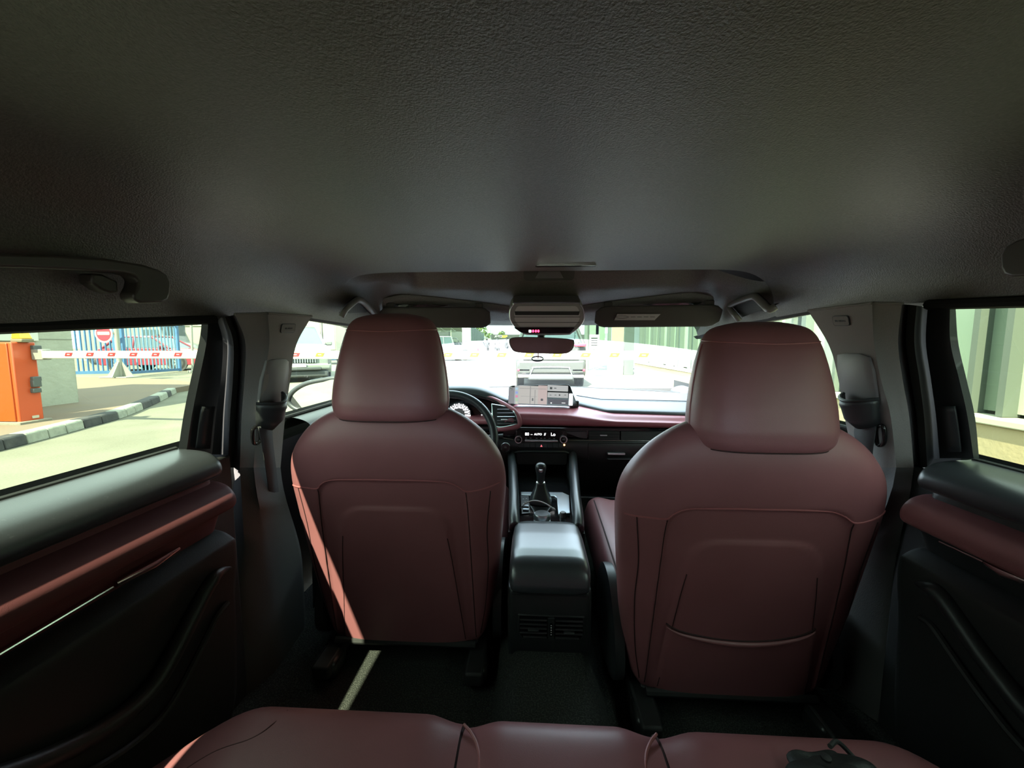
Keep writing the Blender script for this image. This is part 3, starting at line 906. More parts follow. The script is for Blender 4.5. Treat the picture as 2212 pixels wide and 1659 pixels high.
# silver shift plate, gaiter, lever
build('deck_plate', MB().box((0, 1.33, .602), (.196, .40, .012)), PIANO, cc)
sp = MB()
Zp = .613
outer = [at(1125, 1062, Z=Zp), at(1215, 1063, Z=Zp), at(1230, 1070, Z=Zp), at(1232, 1108, Z=Zp), at(1206, 1110, Z=Zp), at(1203, 1076, Z=Zp), at(1198, 1071, Z=Zp), at(1125, 1069, Z=Zp)]
build('silver_plate', MB().prism([p_ for p_ in outer], (0, 0, -.008)), SIL, cc, bevel=.002)
gb = at(1168, 1085, Z=.612)
gx, gy = gb.x, gb.y + .02
rings = []
for r_, z, dy in ((.038, .610, -.005), (.034, .622, 0), (.025, .640, .006), (.019, .655, .010), (.016, .668, .014)):
    rings.append([Vector((gx + r_ * math.copysign(abs(math.cos(a)) ** .6, math.cos(a)) * (1 + .05 * math.sin(7 * a)), gy + dy + r_ * math.copysign(abs(math.sin(a)) ** .6, math.sin(a)), z)) for a in [2 * math.pi * k / 32 for k in range(32)]])
lev = build('shift_gaiter', MB().loft(rings), BLKV, cc, ang=60)
fl = Matrix.Translation((gx, gy + .016, .665)) @ Matrix.Rotation(math.radians(10), 4, 'X')
build('shift_collar', MB().lathe(fl, [(.010, 0), (.0145, .001), (.0145, .006), (.010, .008)], 20), CHR, lev)
kb = build('shift_knob', MB().lathe(fl, [(.008, .004), (.0125, .008), (.0135, .02), (.0150, .036), (.0175, .050), (.0190, .058), (.0185, .066), (.014, .073), (.006, .076), (.001, .0765)], 24), BLKV, lev, ang=60)
build('knob_button', MB().lathe(fl @ Matrix.Translation((0, -.0165, .058)) @ Matrix.Rotation(math.radians(70), 4, 'X'), [(.001, 0), (.008, .001), (.0075, .003), (.001, .004)], 16), CHR, kb)
# selector buttons, dial and socket around the lever
cd = at(1171, 1108, Z=.625)
build('control_dial', MB().lathe(Matrix.Translation((cd.x, cd.y, .606)), [(.026, 0), (.026, .014), (.0235, .018), (.0235, .0165), (.001, .0165)], 32), SIL, cc)
build('dial_cap', MB().lathe(Matrix.Translation((cd.x, cd.y, .606)), [(.0225, .016), (.0225, .0185), (.001, .019)], 32), BLKV, cc)
vd = at(1216, 1108, Z=.62)
build('volume_dial', MB().lathe(Matrix.Translation((vd.x, vd.y, .606)), [(.010, 0), (.010, .014), (.008, .017), (.001, .017)], 24), GREYP, cc)
bpn = [at(1124, 1070, Z=.611), at(1142, 1070, Z=.611), at(1146, 1108, Z=.611), at(1127, 1110, Z=.611)]
blk = build('button_panel', MB().prism(bpn, (0, 0, -.005)), BLK, cc, bevel=.001)
for j, (u, v) in enumerate(((.3, .25), (.7, .22), (.5, .40), (.3, .52))):
    a_ = bpn[0].lerp(bpn[1], u); b_ = bpn[3].lerp(bpn[2], u); q = a_.lerp(b_, v)
    build('gear_mark', MB().plate(frame(q + Vector((0, 0, .0005)), (1, 0, 0), (0, 1, 0)), rr(.004, .004, .001), 0, .001), WHT, blk)
for j, v in enumerate((.68, .86)):
    q = bpn[0].lerp(bpn[3], v).lerp(bpn[1].lerp(bpn[2], v), .5)
    build('toggle_switch', MB().plate(frame(q, (1, 0, 0), (0, 1, 0)), rr(.020, .010, .002), 0, .006), SIL, blk, bevel=.001)

# white charging cable looped over the shifter
pp = [(1122, 1118), (1121, 1106), (1126, 1096), (1136, 1087), (1150, 1082), (1165, 1083), (1180, 1089), (1194, 1098), (1203, 1107)]
cpath = catmull([at(px, py, Y=1.235 - .012 * abs(i - 4) / 4) for i, (px, py) in enumerate(pp)], 50)
cab = thing('charging_cable', (0, 1.23, .62), label='thin white charging cable looping over the gear lever gaiter', cat='cable')
build('cord', MB().tube(cpath, .0022, 8), WHT, cab, ang=180)
d_ = (cpath[-1] - cpath[-4]).normalized()
build('plug', MB().tube([cpath[-7], cpath[-1] + d_ * .006], .0042, 10), WHT, cab)
# ================================================================== DASHBOARD
da = thing('dashboard', (0, 1.75, .62), label='dashboard with black top, burgundy mid pad and dark lower panel', cat='dashboard')
def hood(x): return math.exp(-abs((x + .372) / .215) ** 3.2)
def lipY(x):      # where the top pad ends towards the cabin
    return interp([(-.75, 1.62), (-.62, 1.62), (-.15, 1.66), (-.10, 1.76), (.12, 1.76), (.20, 1.70), (.27, 1.645), (.75, 1.60)], x)
def lipZ(x):
    return interp([(-.75, .872), (-.15, .872), (-.10, .895), (.12, .890), (.20, .876), (.27, .866), (.75, .862)], x)
DT = mat('black_dash_top_vinyl', (0.05, 0.053, 0.058, 1), .40, bump=(900, .2, .0005))
rows = []
for j in range(121):
    x = -.75 + 1.5 * j / 120
    h = hood(x); y0 = lipY(x); z0 = lipZ(x)
    ybk = 2.27 - .30 * (x / .75) ** 2
    pr = [(y0 + .05, z0 - .024 + .066 * h), (y0 + .012, z0 - .022 + .067 * h), (y0, z0 - .016 + .069 * h), (y0 - .002, z0 - .004 + .075 * h), (y0 + .010, z0 + .004 + .083 * h), (y0 + .05, z0 + .012 + .082 * h), (y0 + .16, lerp(z0 + .012, .905, .6) + .055 * h), (y0 + .30, .906 + .018 * h), (ybk - .06, .902), (ybk, .885)]
    rows.append(catmull([Vector((x, a_, b_)) for a_, b_ in pr], 40))
top = build('top_pad', MB().grid(rows), DT, da, ang=60)
# raised passenger cowl pad seam
build('pad_line', MB().tube([Vector((x, lipY(x) + .14, lerp(lipZ(x) + .012, .905, .55) + .001)) for x in [.17 + .02 * k for k in range(27)]], .0015, 6), INK, da)
build('windscreen_edge', MB().tube([Vector((x, 2.235 - .30 * (x / .75) ** 2, .900)) for x in [-.72 + .06 * k for k in range(25)]], .006, 6), BLKR, da)
# burgundy mid pad
rows = []
for j in range(91):
    x = -.64 + 1.39 * j / 90
    up = interp([(-.64, .835), (-.30, .840), (-.16, .846), (-.11, .884), (-.05, .884), (.10, .880), (.2, .868), (.3, .856), (.75, .852)], x)
    f0 = interp([(-.64, 1.60), (-.22, 1.60), (-.10, 1.585), (.75, 1.555)], x)
    yb_ = lipY(x) + .04
    if x < -.16: pr = [(f0 + .08, .836), (f0 + .03, .834), (f0 + .004, .828), (f0 - .004, .818), (f0, .808), (f0 + .03, .803)]
    else: pr = [(yb_, up), (yb_ - .03, up - .001), ((f0 + yb_) / 2 - .01, up - .006), (f0 + .018, up - .022), (f0 + .002, (up + .80) / 2 + .004), (f0, .824), (f0 + .008, .810), (f0 + .035, .802)]
    rows.append(catmull([Vector((x, a_, b_)) for a_, b_ in pr], 28))
mid = build('mid_pad', MB().grid(rows), REDD, da, ang=70)
mid['label'] = 'burgundy padded dashboard roll'
# piano black band, bright strip, lower dash
def xbar(name, prof, x0, x1, m, n=30, parent=da, ang=45, bow=0.0):
    rws = []
    for j in range(n + 1):
        x = lerp(x0, x1, j / n)
        rws.append([Vector((x, a_ + bow * (x / .7) ** 2, b_)) for a_, b_ in prof])
    return build(name, MB().grid(rws), m, parent, ang=ang)
xbar('gloss_band', [(1.64, .806), (1.600, .804), (1.592, .80), (1.586, .765), (1.59, .755)], -.70, .74, PIANO)
xbar('lower_panel', catmull([Vector((a_, b_, 0)) for a_, b_ in ((1.60, .757), (1.575, .754), (1.565, .745), (1.568, .70), (1.585, .66), (1.64, .60), (1.74, .50), (1.84, .42))], 24) and [(1.60, .757), (1.578, .755), (1.567, .748), (1.566, .72), (1.575, .68), (1.60, .64), (1.66, .58), (1.76, .48), (1.86, .40)], -.70, .74, BLK, ang=60)
cs_ = at(1228, 951, Y=1.575); ce_ = at(1520, 953, Y=1.575)
build('bright_strip', MB().tube([cs_, ce_, ce_ + (ce_ - cs_) * .4], .0026, 8), CHR, da)
cs_ = at(1068, 943, Y=1.575); ce_ = at(1110, 950, Y=1.575)
build('bright_strip', MB().tube([cs_ - (ce_ - cs_) * 3, cs_, ce_], .0028, 8), CHR, da)
# climate panel
DP = Matrix  # alias only
def dframe(px, py, Y):
    return frame(at(px, py, Y=Y), (1, 0, 0), (0, .12, 1))
def pxw(w, Y): return w / F * Y * 1.0
cf = dframe(1169, 943, 1.575)
S_ = 1.575 / F
cpn = build('climate_panel', MB().plate(cf, rr(112 * S_, 30 * S_, .012), -.02, .004), PIANO, da, bevel=.002)
LED = mat('white_display_glow', (.9, .9, .9, 1), .5, emit=((1, 1, 1, 1), 1.2))
for dx, t_, sz in ((-31, '80', 9), (-21, '--', 7), (-7, 'AUTO', 6), (8, '//', 8), (26, 'Lo', 10)):
    text('display_lettering', t_, sz * S_, cf @ Matrix.Translation((dx * S_, 5 * S_, .0046)), LED, cpn, depth=.0001)
for dx in (-33, -23, -10, 0, 8, 18, 28):
    build('icon_mark', MB().plate(cf @ Matrix.Translation((dx * S_, -3.5 * S_, .0042)), rr(4 * S_, 1.4 * S_, .0004), 0, .0005), GREYP, cpn)
build('chrome_bar', MB().plate(cf @ Matrix.Translation((0, -9 * S_, 0)), rr(72 * S_, 4 * S_, .002), 0, .010), CHR, cpn, bevel=.001)
for px in (1120, 1217):
    kf = dframe(px, 949, 1.570)
    kn = build('climate_knob', MB().lathe(kf, [(.0165, -.01), (.0165, .008), (.0150, .012), (.0125, .012), (.0125, .010)], 32), CHR, da)
    build('knob_face', MB().lathe(kf, [(.0125, .004), (.0125, .0125), (.001, .013)], 32), PIANO, kn)
    build('knob_icon', MB().plate(kf @ Matrix.Translation((0, 0, .013)), rr(.010, .003, .001), 0, .0004), GREYP, kn)
bf = dframe(1169, 962, 1.565)
for k in range(8):
    pxk = -44 + 12.6 * k
    bt = build('switch_button', MB().plate(bf @ Matrix.Translation((pxk * S_, 0, 0)), rr(11.6 * S_, 9 * S_, .002), -.01, .006 if k not in (3, 4) else .007), BLK, da, bevel=.001)
    if k == 4:
        build('hazard_mark', MB().plate(bf @ Matrix.Translation((pxk * S_ - 6 * S_, -.5 * S_, .0072)), [(-.005, -.004), (.005, -.004), (0, .005)], 0, .0004), mat('hazard_red', (.7, .15, .18, 1), .4, emit=((1, .2, .25, 1), .25)), bt)
build('warning_lamp', MB().plate(bf @ Matrix.Translation((50 * S_, 2 * S_, .006)), circ(.0035, 12), 0, .002), mat('amber_glow', (1, .5, .1, 1), .4, emit=((1, .45, .12, 1), 2.5)), da)
sf = dframe(1092, 966, 1.545)
sb = build('start_button', MB().lathe(sf, [(.0200, -.03), (.0200, .004), (.0185, .006), (.0170, .004), (.0170, .0)], 36), CHR, da)
build('button_face', MB().lathe(sf, [(.0168, -.01), (.0168, .003), (.001, .0035)], 36), PIANO, sb)
build('button_icon', MB().plate(sf @ Matrix.Translation((0, 0, .0037)), rr(.010, .008, .001), 0, .0003), GREYP, sb)
# right hand vent with slats
vf = dframe(1305, 941, 1.580)
rv = build('side_vent', MB().plate(vf, rr(66 * S_, 19 * S_, .002), -.02, .004), INK, da)
for k in range(3):
    build('vent_slat', MB().plate(vf @ Matrix.Translation((0, (6 - 6 * k) * S_, .006)), rr(64 * S_, 1.8 * S_, .0008), -.003, .003), BLKR, rv)
build('vent_tab', MB().plate(vf @ Matrix.Translation((-2 * S_, 1 * S_, .010)), rr(15 * S_, 2 * S_, .0012), -.003, .002), SIL, rv)
vf2 = dframe(1400, 942, 1.578)
build('vent_blank', MB().plate(vf2, rr(116 * S_, 19 * S_, .002), -.02, .003), BLKR, da)
build('gloss_wedge', MB().plate(dframe(1243, 941, 1.582), [(-24 * S_, 8 * S_), (25 * S_, 9 * S_), (25 * S_, -6 * S_), (8 * S_, -4 * S_)][::-1], -.01, .0035), mat('smoked_gloss', (.03, .03, .032, 1), .2), da)
# glove box: latch recess, bright handle, shut lines
gf = dframe(1331, 980, 1.562)
gl = build('glovebox_latch', MB().plate(gf, rr(37 * S_, 4.5 * S_, .002), -.01, .008), SIL, da, bevel=.0015)
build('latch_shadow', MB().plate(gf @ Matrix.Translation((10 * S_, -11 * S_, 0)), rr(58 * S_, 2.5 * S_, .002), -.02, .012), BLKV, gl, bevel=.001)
for p0, p1 in (((1271, 957), (1271, 992)), ((1271, 957), (1500, 958))):
    build('shut_line', MB().tube([at(p0[0], p0[1], Y=1.5655), at(p1[0], p1[1], Y=1.5655)], .0016, 6), INK, da)
# pocket below the climate panel
pf = dframe(1170, 990, 1.575)
pk = build('storage_pocket', MB().plate(pf, rr(112 * S_, 28 * S_, .012), -.01, .006), INK, da, bevel=.002)
build('pocket_brow', MB().tube([at(1112, 978, Y=1.555), at(1120, 976, Y=1.548), at(1220, 976, Y=1.548), at(1228, 979, Y=1.555)], .004, 8), BLK, pk)
# left centre vent: trapezoid with slats and a bright rim
lv = [(1062, 873), (1098, 880), (1112, 893), (1119, 914), (1114, 917), (1070, 920)]
lvp = [at(a_, b_, Y=1.585 + (0.03 if b_ < 885 else 0)) for a_, b_ in lv]
lvb = build('centre_vent', MB().prism(lvp, (0, .03, 0)), INK, da)
rim = catmull(lvp + [lvp[0]], 60)
build('vent_rim', MB().tube(rim, .0022, 6), SIL, lvb)
for k, yy_ in enumerate((884, 892, 900, 908, 915)):
    xr = interp([(880, 1098), (893, 1112), (914, 1118), (920, 1115)], yy_)
    build('vent_slat', MB().tube([at(1074, yy_, Y=1.578), at(xr - 2, yy_, Y=1.578)], .0020, 6, flat=.6), GREYP if k != 2 else SIL, lvb)
build('vent_tab', MB().tube([at(1082, 907, Y=1.57), at(1096, 907, Y=1.57)], .003, 8), WHT, lvb)
# burgundy wrap round the vent
wrap = catmull([at(1052, 857, Y=1.66), at(1075, 866, Y=1.645), at(1098, 878, Y=1.62), at(1112, 888, Y=1.60), at(1122, 905, Y=1.585), at(1120, 920, Y=1.58), at(1095, 926, Y=1.58), at(1068, 929, Y=1.585)], 40)
build('vent_surround', MB().tube(wrap, [.010] * 40, 10), REDD, da, ang=180)
# instrument cluster
ic = build('instrument_cowl', MB().grid([[Vector((-.372 + (.205 + .01 * k) * math.cos(a), 1.70 - .035 * k, .845 + (.085 + .006 * k) * math.sin(a))) for a in [math.pi * (j - 3) / 24 for j in range(31)]] for k in range(3)]), BLK, da, ang=60, solid=.006)
icf = frame((-.372, 1.70, .845), (1, 0, 0), (0, .25, 1))
build('cluster_face', MB().plate(icf, rr(.38, .16, .07), -.02, .0), PIANO, da)
def dial(px, py, Y, r, nt_, a0, a1, nums):
    c_ = at(px, py, Y=Y)
    f_ = frame(c_, (1, 0, 0), (0, .2, 1))
    dd = build('gauge_dial', MB().lathe(f_, [(r, -.004), (r, .002), (r * .965, .003), (r * .965, .0)], 48), GREYP, da)
    for k in range(nt_):
        a = math.radians(lerp(a0, a1, k / (nt_ - 1)))
        big = k % 2 == 0
        m_ = f_ @ Matrix.Translation((r * .84 * math.cos(a), r * .84 * math.sin(a), .0022)) @ Matrix.Rotation(a, 4, 'Z')
        build('tick_mark', MB().plate(m_, rr(.013 * r / .05 if big else .006 * r / .05, .0036 * r / .05, .0006), 0, .0005), LED, dd)
        if big and nums:
            text('dial_number', str(nums * k // 2), r * .19, f_ @ Matrix.Translation((r * .64 * math.cos(a), r * .64 * math.sin(a), .0022)), LED, dd, depth=.0001)
    return dd
dial(991, 897, 1.655, .054, 25, 225, -45, 20)
dial(1052, 903, 1.668, .030, 9, 150, -60, 0)
dial(930, 903, 1.668, .030, 9, 240, 30, 0)
# infotainment display
DY = 1.665
q = [at(1099, 833, Y=DY), at(1231, 830, Y=DY), at(1249, 879, Y=DY - .01), at(1099, 873, Y=DY - .01)]
xd = (q[2] - q[3]).normalized(); yd = Vector((0, .12, 1))
df = frame(at(1172, 854, Y=DY), xd, yd)
inv = df.inverted()
q2 = [(inv @ v).to_2d() for v in q]
def rpoly(pts, r=.008, n=4):
    out = []
    m_ = len(pts)
    for i in range(m_):
        p0, p1, p2 = Vector(pts[i-1]), Vector(pts[i]), Vector(pts[(i+1) % m_])
        a_ = p1 + (p0 - p1).normalized() * r; b_ = p1 + (p2 - p1).normalized() * r
        for k in range(n + 1):
            t = k / n
            out.append(tuple((a_ * (1-t)**2 + p1 * 2*t*(1-t) + b_ * t*t)))
    return out
ds = build('display_housing', MB().plate(df, rpoly([tuple(v) for v in q2][::-1], .016), -.022, .0), PIANO, da, bevel=.002)
ds['label'] = 'wide infotainment display showing a street map'
def scr(name, px0, py0, px1, py1, col, e=.35, d=.001, r=.002, par=ds, key=None):
    a_ = (inv @ at(px0, py0, Y=DY)).to_2d(); b_ = (inv @ at(px1, py1, Y=DY)).to_2d()
    w, h = abs(b_.x - a_.x), abs(a_.y - b_.y)
    m_ = mat('screen_' + (key or name), (col[0] * .25, col[1] * .25, col[2] * .25, 1), .25, emit=((col[0], col[1], col[2], 1), e * .5))
    return build(name, MB().plate(df @ Matrix.Translation(((a_.x + b_.x)/2, (a_.y + b_.y)/2, 0)), rr(w, h, r), .0, d), m_, par)
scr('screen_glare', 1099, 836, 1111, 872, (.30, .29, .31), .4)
scr('app_bar', 1112, 833, 1120, 873, (.42, .45, .46), .5)
for k, (cl_, y_) in enumerate((((.35, .5, .6), 837), ((.25, .3, .6), 845.5), ((.6, .2, .3), 853.5), ((.35, .5, .3), 860.5), ((.5, .5, .4), 867))):
    scr('app_icon', 1113.5, y_, 1118.5, y_ + 5, cl_, .6, .0014, .001, key='icon%d' % k)
mp = scr('map_view', 1121, 832.5, 1181, 874, (.46, .43, .40), .55)
scr('map_region', 1163, 832.5, 1181, 874, (.48, .38, .36), .55, .0013, .001)
for k, (x0, y0_, x1, y1_) in enumerate(((1122, 839, 1180, 840), (1122, 850, 1145, 850.8), (1145, 834, 1145.8, 873), (1140, 862, 1165, 862.8), (1125, 856, 1160, 856.6), (1155, 842, 1155.8, 873))):
    scr('map_road', x0, y0_, x1, y1_, (.33, .31, .30), .5, .0016, .0001, mp)
scr('map_pin', 1168, 861, 1173, 866, (.12, .11, .12), .3, .0018, .0024, mp)
scr('map_marker', 1149, 860, 1152, 866, (.2, .2, .2), .3, .0018, .0005, mp)
scr('route_card', 1183, 831.5, 1227, 846, (.42, .42, .41), .55)
scr('media_card', 1183, 847, 1227, 860, (.40, .40, .39), .55)
scr('guidance_card', 1183, 861.5, 1227, 874.5, (.10, .09, .11), .4)
scr('route_text', 1197, 837.5, 1202, 839.5, (.15, .15, .15), .3, .0016, .0003)
scr('turn_arrow', 1188, 836, 1193, 841, (.08, .08, .08), .3, .0016, .0003)
build('play_mark', MB().plate(df @ Matrix.Translation((*(inv @ at(1209, 853.5, Y=DY)).to_2d(), 0)), [(-.003, -.0035), (.004, 0), (-.003, .0035)], 0, .0018), INK, ds)
for x_ in (1187, 1198, 1219): scr('media_mark', x_, 852.6, x_ + 4, 854.2, (.2, .2, .2), .3, .0016, .0003)
scr('guidance_mark', 1189, 869, 1192, 872, (.7, .7, .7), .6, .0016, .0003)
scr('guidance_text', 1213, 869.5, 1221, 871.5, (.7, .7, .7), .6, .0016, .0003)
scr('status_tag', 1229.5, 850, 1236.5, 876, (.9, .93, .95), 1.0, .003, .003)
lp = build('lens_ring', MB().lathe(df @ Matrix.Translation((*(inv @ at(1103.5, 839, Y=DY)).to_2d(), 0)), [(.008, 0), (.008, .002), (.0045, .0022), (.0045, .001)], 20), WHT, ds)
build('display_stalk', MB().box(at(1240, 872, Y=DY + .03), (.04, .03, .03)), BLKR, ds, bevel=.005)
# black fillet between hood and display
build('display_shelf', MB().box(at(1085, 862, Y=1.74), (.10, .06, .03)), BLKR, da, bevel=.006)
# ================================================================== STEERING WHEEL
sw = thing('steering_wheel', (-.372, 1.45, .775), label='black leather steering wheel with silver spoke trim', cat='steering wheel')
wm = Matrix.Translation((-.372, 1.45, .775)) @ Matrix.Rotation(math.radians(66), 4, 'X')   # local z looks to the driver-up
wm = frame((-.372, 1.45, .775), (1, 0, 0), (0, .40, .92))
R0 = .186
build('rim', MB().tube([wm @ Vector((R0 * math.cos(2*math.pi*k/72), R0 * math.sin(2*math.pi*k/72), 0)) for k in range(72)], .0155, 14, closed=True), BLKV, sw, ang=180)
for a in (48, 132):
    build('rim_seam', MB().tube([wm @ (Matrix.Rotation(math.radians(a), 4, 'Z') @ Vector((R0 + .0158 * math.cos(t), 0, .0158 * math.sin(t)))) for t in [2*math.pi*k/18 for k in range(18)]], .0009, 5, closed=True), INK, sw)
build('hub', MB().lathe(wm, [(.03, -.09), (.055, -.05), (.066, -.02), (.064, .006), (.045, .016), (.001, .019)], 36), BLKR, sw, ang=60)
for sg in (-1, 1):
    sp_ = build('spoke', MB().plate(wm, [(sg * .05, .030), (sg * .175, .022), (sg * .178, -.018), (sg * .05, -.030)], -.022, -.004), BLK, sw, bevel=.004)
    build('spoke_trim', MB().plate(wm, [(sg * .075, .024), (sg * .135, .020), (sg * .150, -.006), (sg * .138, -.012), (sg * .125, .008), (sg * .075, .012)], -.006, .004), SIL, sp_, bevel=.002)
build('spoke', MB().plate(wm, [(-.03, -.05), (.03, -.05), (.022, -.18), (-.022, -.18)], -.022, -.006), BLK, sw, bevel=.004)
build('column_shroud', MB().tube([wm @ Vector((0, 0, -.05)), Vector((-.372, 1.62, .72))], [.05, .06], 20), BLKR, sw)
build('column_stalk', MB().tube([wm @ Vector((.05, .02, -.06)), wm @ Vector((.19, .03, -.055)), wm @ Vector((.215, .03, -.055))], [.006, .007, .010], 10), BLK, sw)

# ================================================================== OVERHEAD CONSOLE, MIRROR, VISORS
oc = thing('overhead_console', (0, 1.38, 1.28), label='overhead lamp console with grey lid and red indicator lights', cat='overhead console')
of = frame(at(1181, 690, Y=1.345), (1, 0, .0), (0, -.35, .94))
oi = of.inverted()
def OP(px, py, Y=None):
    d = ray(px, py); n = of.col[2].to_3d(); t = (of.translation - CAM).dot(n) / d.dot(n)
    return tuple((oi @ (CAM + d * t)).to_2d())
outl = [(1101, 672), (1108, 659), (1122, 654), (1240, 654), (1254, 659), (1261, 671), (1262, 690), (1252, 706), (1236, 719), (1222, 723), (1145, 723), (1128, 719), (1112, 706), (1102, 690)]
o2 = [OP(*p_) for p_ in outl][::-1]
o2s = [tuple(v.to_2d()) for v in catmull([Vector((a_, b_, 0)) for a_, b_ in o2], 56, closed=True)]
cen = Vector((sum(v[0] for v in o2s) / 56, sum(v[1] for v in o2s) / 56))
def osc(k): return [tuple(cen + (Vector(v) - cen) * k) for v in o2s]
b = MB()
b.loft([[of @ Vector((x, y, d_)) for x, y in osc(k)] for k, d_ in ((1.03, -.10), (1.02, -.04), (1.0, -.015), (.985, -.004), (.96, .0))])
ob_ = build('lamp_housing', b, mat('console_grey', (.30, .29, .30, 1), .5), oc, ang=50)
b = MB().tube([of @ Vector((x, y, -.003)) for x, y in osc(.99)], .0026, 6, closed=True)
build('bright_edge', b, SIL, ob_)
lidp = [OP(*p_) for p_ in ((1112, 672), (1118, 660), (1245, 660), (1252, 672), (1252, 690), (1242, 705), (1122, 705), (1111, 690))][::-1]
ld = build('glasses_lid', MB().plate(of, rpoly(lidp, .008), -.003, .0035), mat('grey_lid', (.55, .535, .56, 1), .5), oc, bevel=.001)
build('lid_groove', MB().tube([of @ Vector((*OP(1110, 684), .0038)), of @ Vector((*OP(1253, 684), .0038))], .0009, 5), INK, ld)
build('lid_groove', MB().tube([of @ Vector((*OP(1109, 696), .0038)), of @ Vector((*OP(1252, 696), .0038))], .0009, 5), INK, ld)
build('lid_dark_band', MB().plate(of, [OP(1112, 672), OP(1252, 672), OP(1250, 680), OP(1113, 680)][::-1], .0, .0042), BLKR, ld)
ledp = [OP(*p_) for p_ in ((1110, 707), (1242, 707), (1230, 719), (1145, 720), (1124, 717))][::-1]
ls = build('indicator_strip', MB().plate(of, rpoly(ledp, .004), -.003, .004), PIANO, oc)
RG = mat('red_indicator_glow', (.8, .02, .05, 1), .4, emit=((1, .03, .08, 1), 2.2))
WG = mat('white_indicator_glow', (.9, .9, .9, 1), .4, emit=((1, .92, .95, 1), 1.6))
build('white_light', MB().plate(of @ Matrix.Translation((*OP(1145, 714.5), .004)), rr(.0085, .0085, .001), 0, .001), WG, ls)
for px in (1151.5, 1157.5, 1163):
    build('red_light', MB().plate(of @ Matrix.Translation((*OP(px, 714.3), .004)), circ(.0036, 12, ry=.0050), 0, .001), RG, ls)

mi = thing('rear_view_mirror', (0, 1.47, 1.14), label='frameless rear-view mirror below the overhead console', cat='mirror')
mf = frame(at(1170, 746, Y=1.46), Vector((1, .045, -.022)), Vector((0, -.085, 1)))
mo = [(-.122, .010), (-.110, .026), (-.05, .030), (.05, .029), (.110, .025), (.121, .016), (.119, -.006), (.106, -.023), (.080, -.030), (0, -.031), (-.085, -.029), (-.110, -.018)][::-1]
mos = [tuple(v.to_2d()) for v in catmull([Vector((a_, b_, 0)) for a_, b_ in mo], 60, closed=True)]
hs = build('mirror_shell', MB().loft([[mf @ Vector((x * k, y * k, d_)) for x, y in mos] for k, d_ in ((.4, -.035), (.8, -.028), (.97, -.012), (1.0, -.002), (.985, .001))]), BLK, mi, ang=60)
build('mirror_glass', MB().plate(mf, [(x * .965, y * .94) for x, y in mos], .0, .0018), mat('mirror_silver', (.82, .84, .83, 1), .01, 1.0), mi, ang=0)
build('mirror_stem', MB().tube([mf @ Vector((0, 0, -.025)), mf @ Vector((0, .03, -.05)), Vector((.0, 1.50, 1.235))], [.012, .014, .02], 14), BLK, mi)
build('sensor_cover', MB().box((0, 1.545, 1.205), (.16, .06, .05)), BLK, mi, bevel=.015)
orn = thing('hanging_ring', at(1161, 775, Y=1.462), label='small dark ring hanging below the rear-view mirror', cat='ornament')
oc_ = at(1161, 775, Y=1.462)
build('ring', MB().tube([oc_ + Vector((.021 * math.cos(2*math.pi*k/32), .021 * math.sin(2*math.pi*k/32) * .9, .008 * math.sin(2*math.pi*k/32))) for k in range(32)], .0028, 8, closed=True), mat('dark_violet_plastic', (.03, .02, .05, 1), .4), orn, ang=180)
build('cord', MB().tube([at(1163, 760, Y=1.462), oc_ + Vector((.002, 0, .0))], .0022, 6), mat('pink_cord', (.25, .09, .11, 1), .6), orn)

VIS = mat('grey_visor_cloth', (.075, .072, .070, 1), .75, bump=(500, .4, .001), spec=.3)
def visor(name, label, x0, x1, yt0, yt1, group):
    v = thing(name, ((x0 + x1) / 2, 1.45, 1.26), label=label, cat='sun visor')
    rings = []
    n = 24
    for k in range(n + 1):
        f = k / n
        x = lerp(x0, x1, f)
        e = min(f, 1 - f)
        sc_ = smooth(-.04, .07, e)
        yt = lerp(yt0, yt1, f)
        zt, zb = 1.278, 1.205
        zm = (zt + zb) / 2
        rg = []
        for j in range(20):
            a = 2 * math.pi * j / 20
            th = .011
            zz = math.copysign(abs(math.cos(a)) ** .6, math.cos(a)); tt = math.copysign(abs(math.sin(a)) ** .7, math.sin(a))
            z = zm + (zt - zb) / 2 * zz * (.35 + .65 * sc_)
            y = yt + (zt - z) * .55 + th * tt * (.5 + .5 * sc_)
            rg.append(Vector((x, y, z)))
        rings.append(rg)
    bd = build('visor_panel', MB().loft(rings), VIS, v, ang=60)
    for f in (.10, .90):
        x = lerp(x0, x1, f); y = lerp(yt0, yt1, f)
        build('hinge_clip', MB().box(Vector((x, y + .008, 1.284)), (.03, .014, .02)), VIS, v, bevel=.004)
    return v
visor('sun_visor', 'driver sun visor left of the overhead console, plain grey', -.60, -.200, 1.405, 1.44, None)
vr = visor('sun_visor', 'passenger sun visor with a white warning label', .185, .605, 1.425, 1.375, None)
lq = [at(1332, 679, Y=1.424), at(1425, 679, Y=1.412), at(1412, 692, Y=1.425), at(1326, 692, Y=1.436)]
cen = sum(lq, Vector()) / 4
for v_ in lq: v_.y -= .011
lb = build('warning_label', MB().prism(lq, (0, .003, 0)), mat('label_white', (.42, .42, .44, 1), .6), vr)
lbf = frame(sum(lq, Vector()) / 4 + Vector((0, -.0006, 0)), lq[1] - lq[0], lq[0] - lq[3])
build('label_stroke', MB().tube([lbf @ Vector((-.05 + .022 * math.cos(a) * 1.0, .005 * math.sin(a), 0)) for a in [2*math.pi*k/16 for k in range(16)]], .0008, 5, closed=True), GREYP, lb)
for k in range(4): build('label_stroke', MB().box((lbf @ Vector((-.012 + .022 * k, .001, 0))), (.016, .0008, .002)), GREYP, lb)

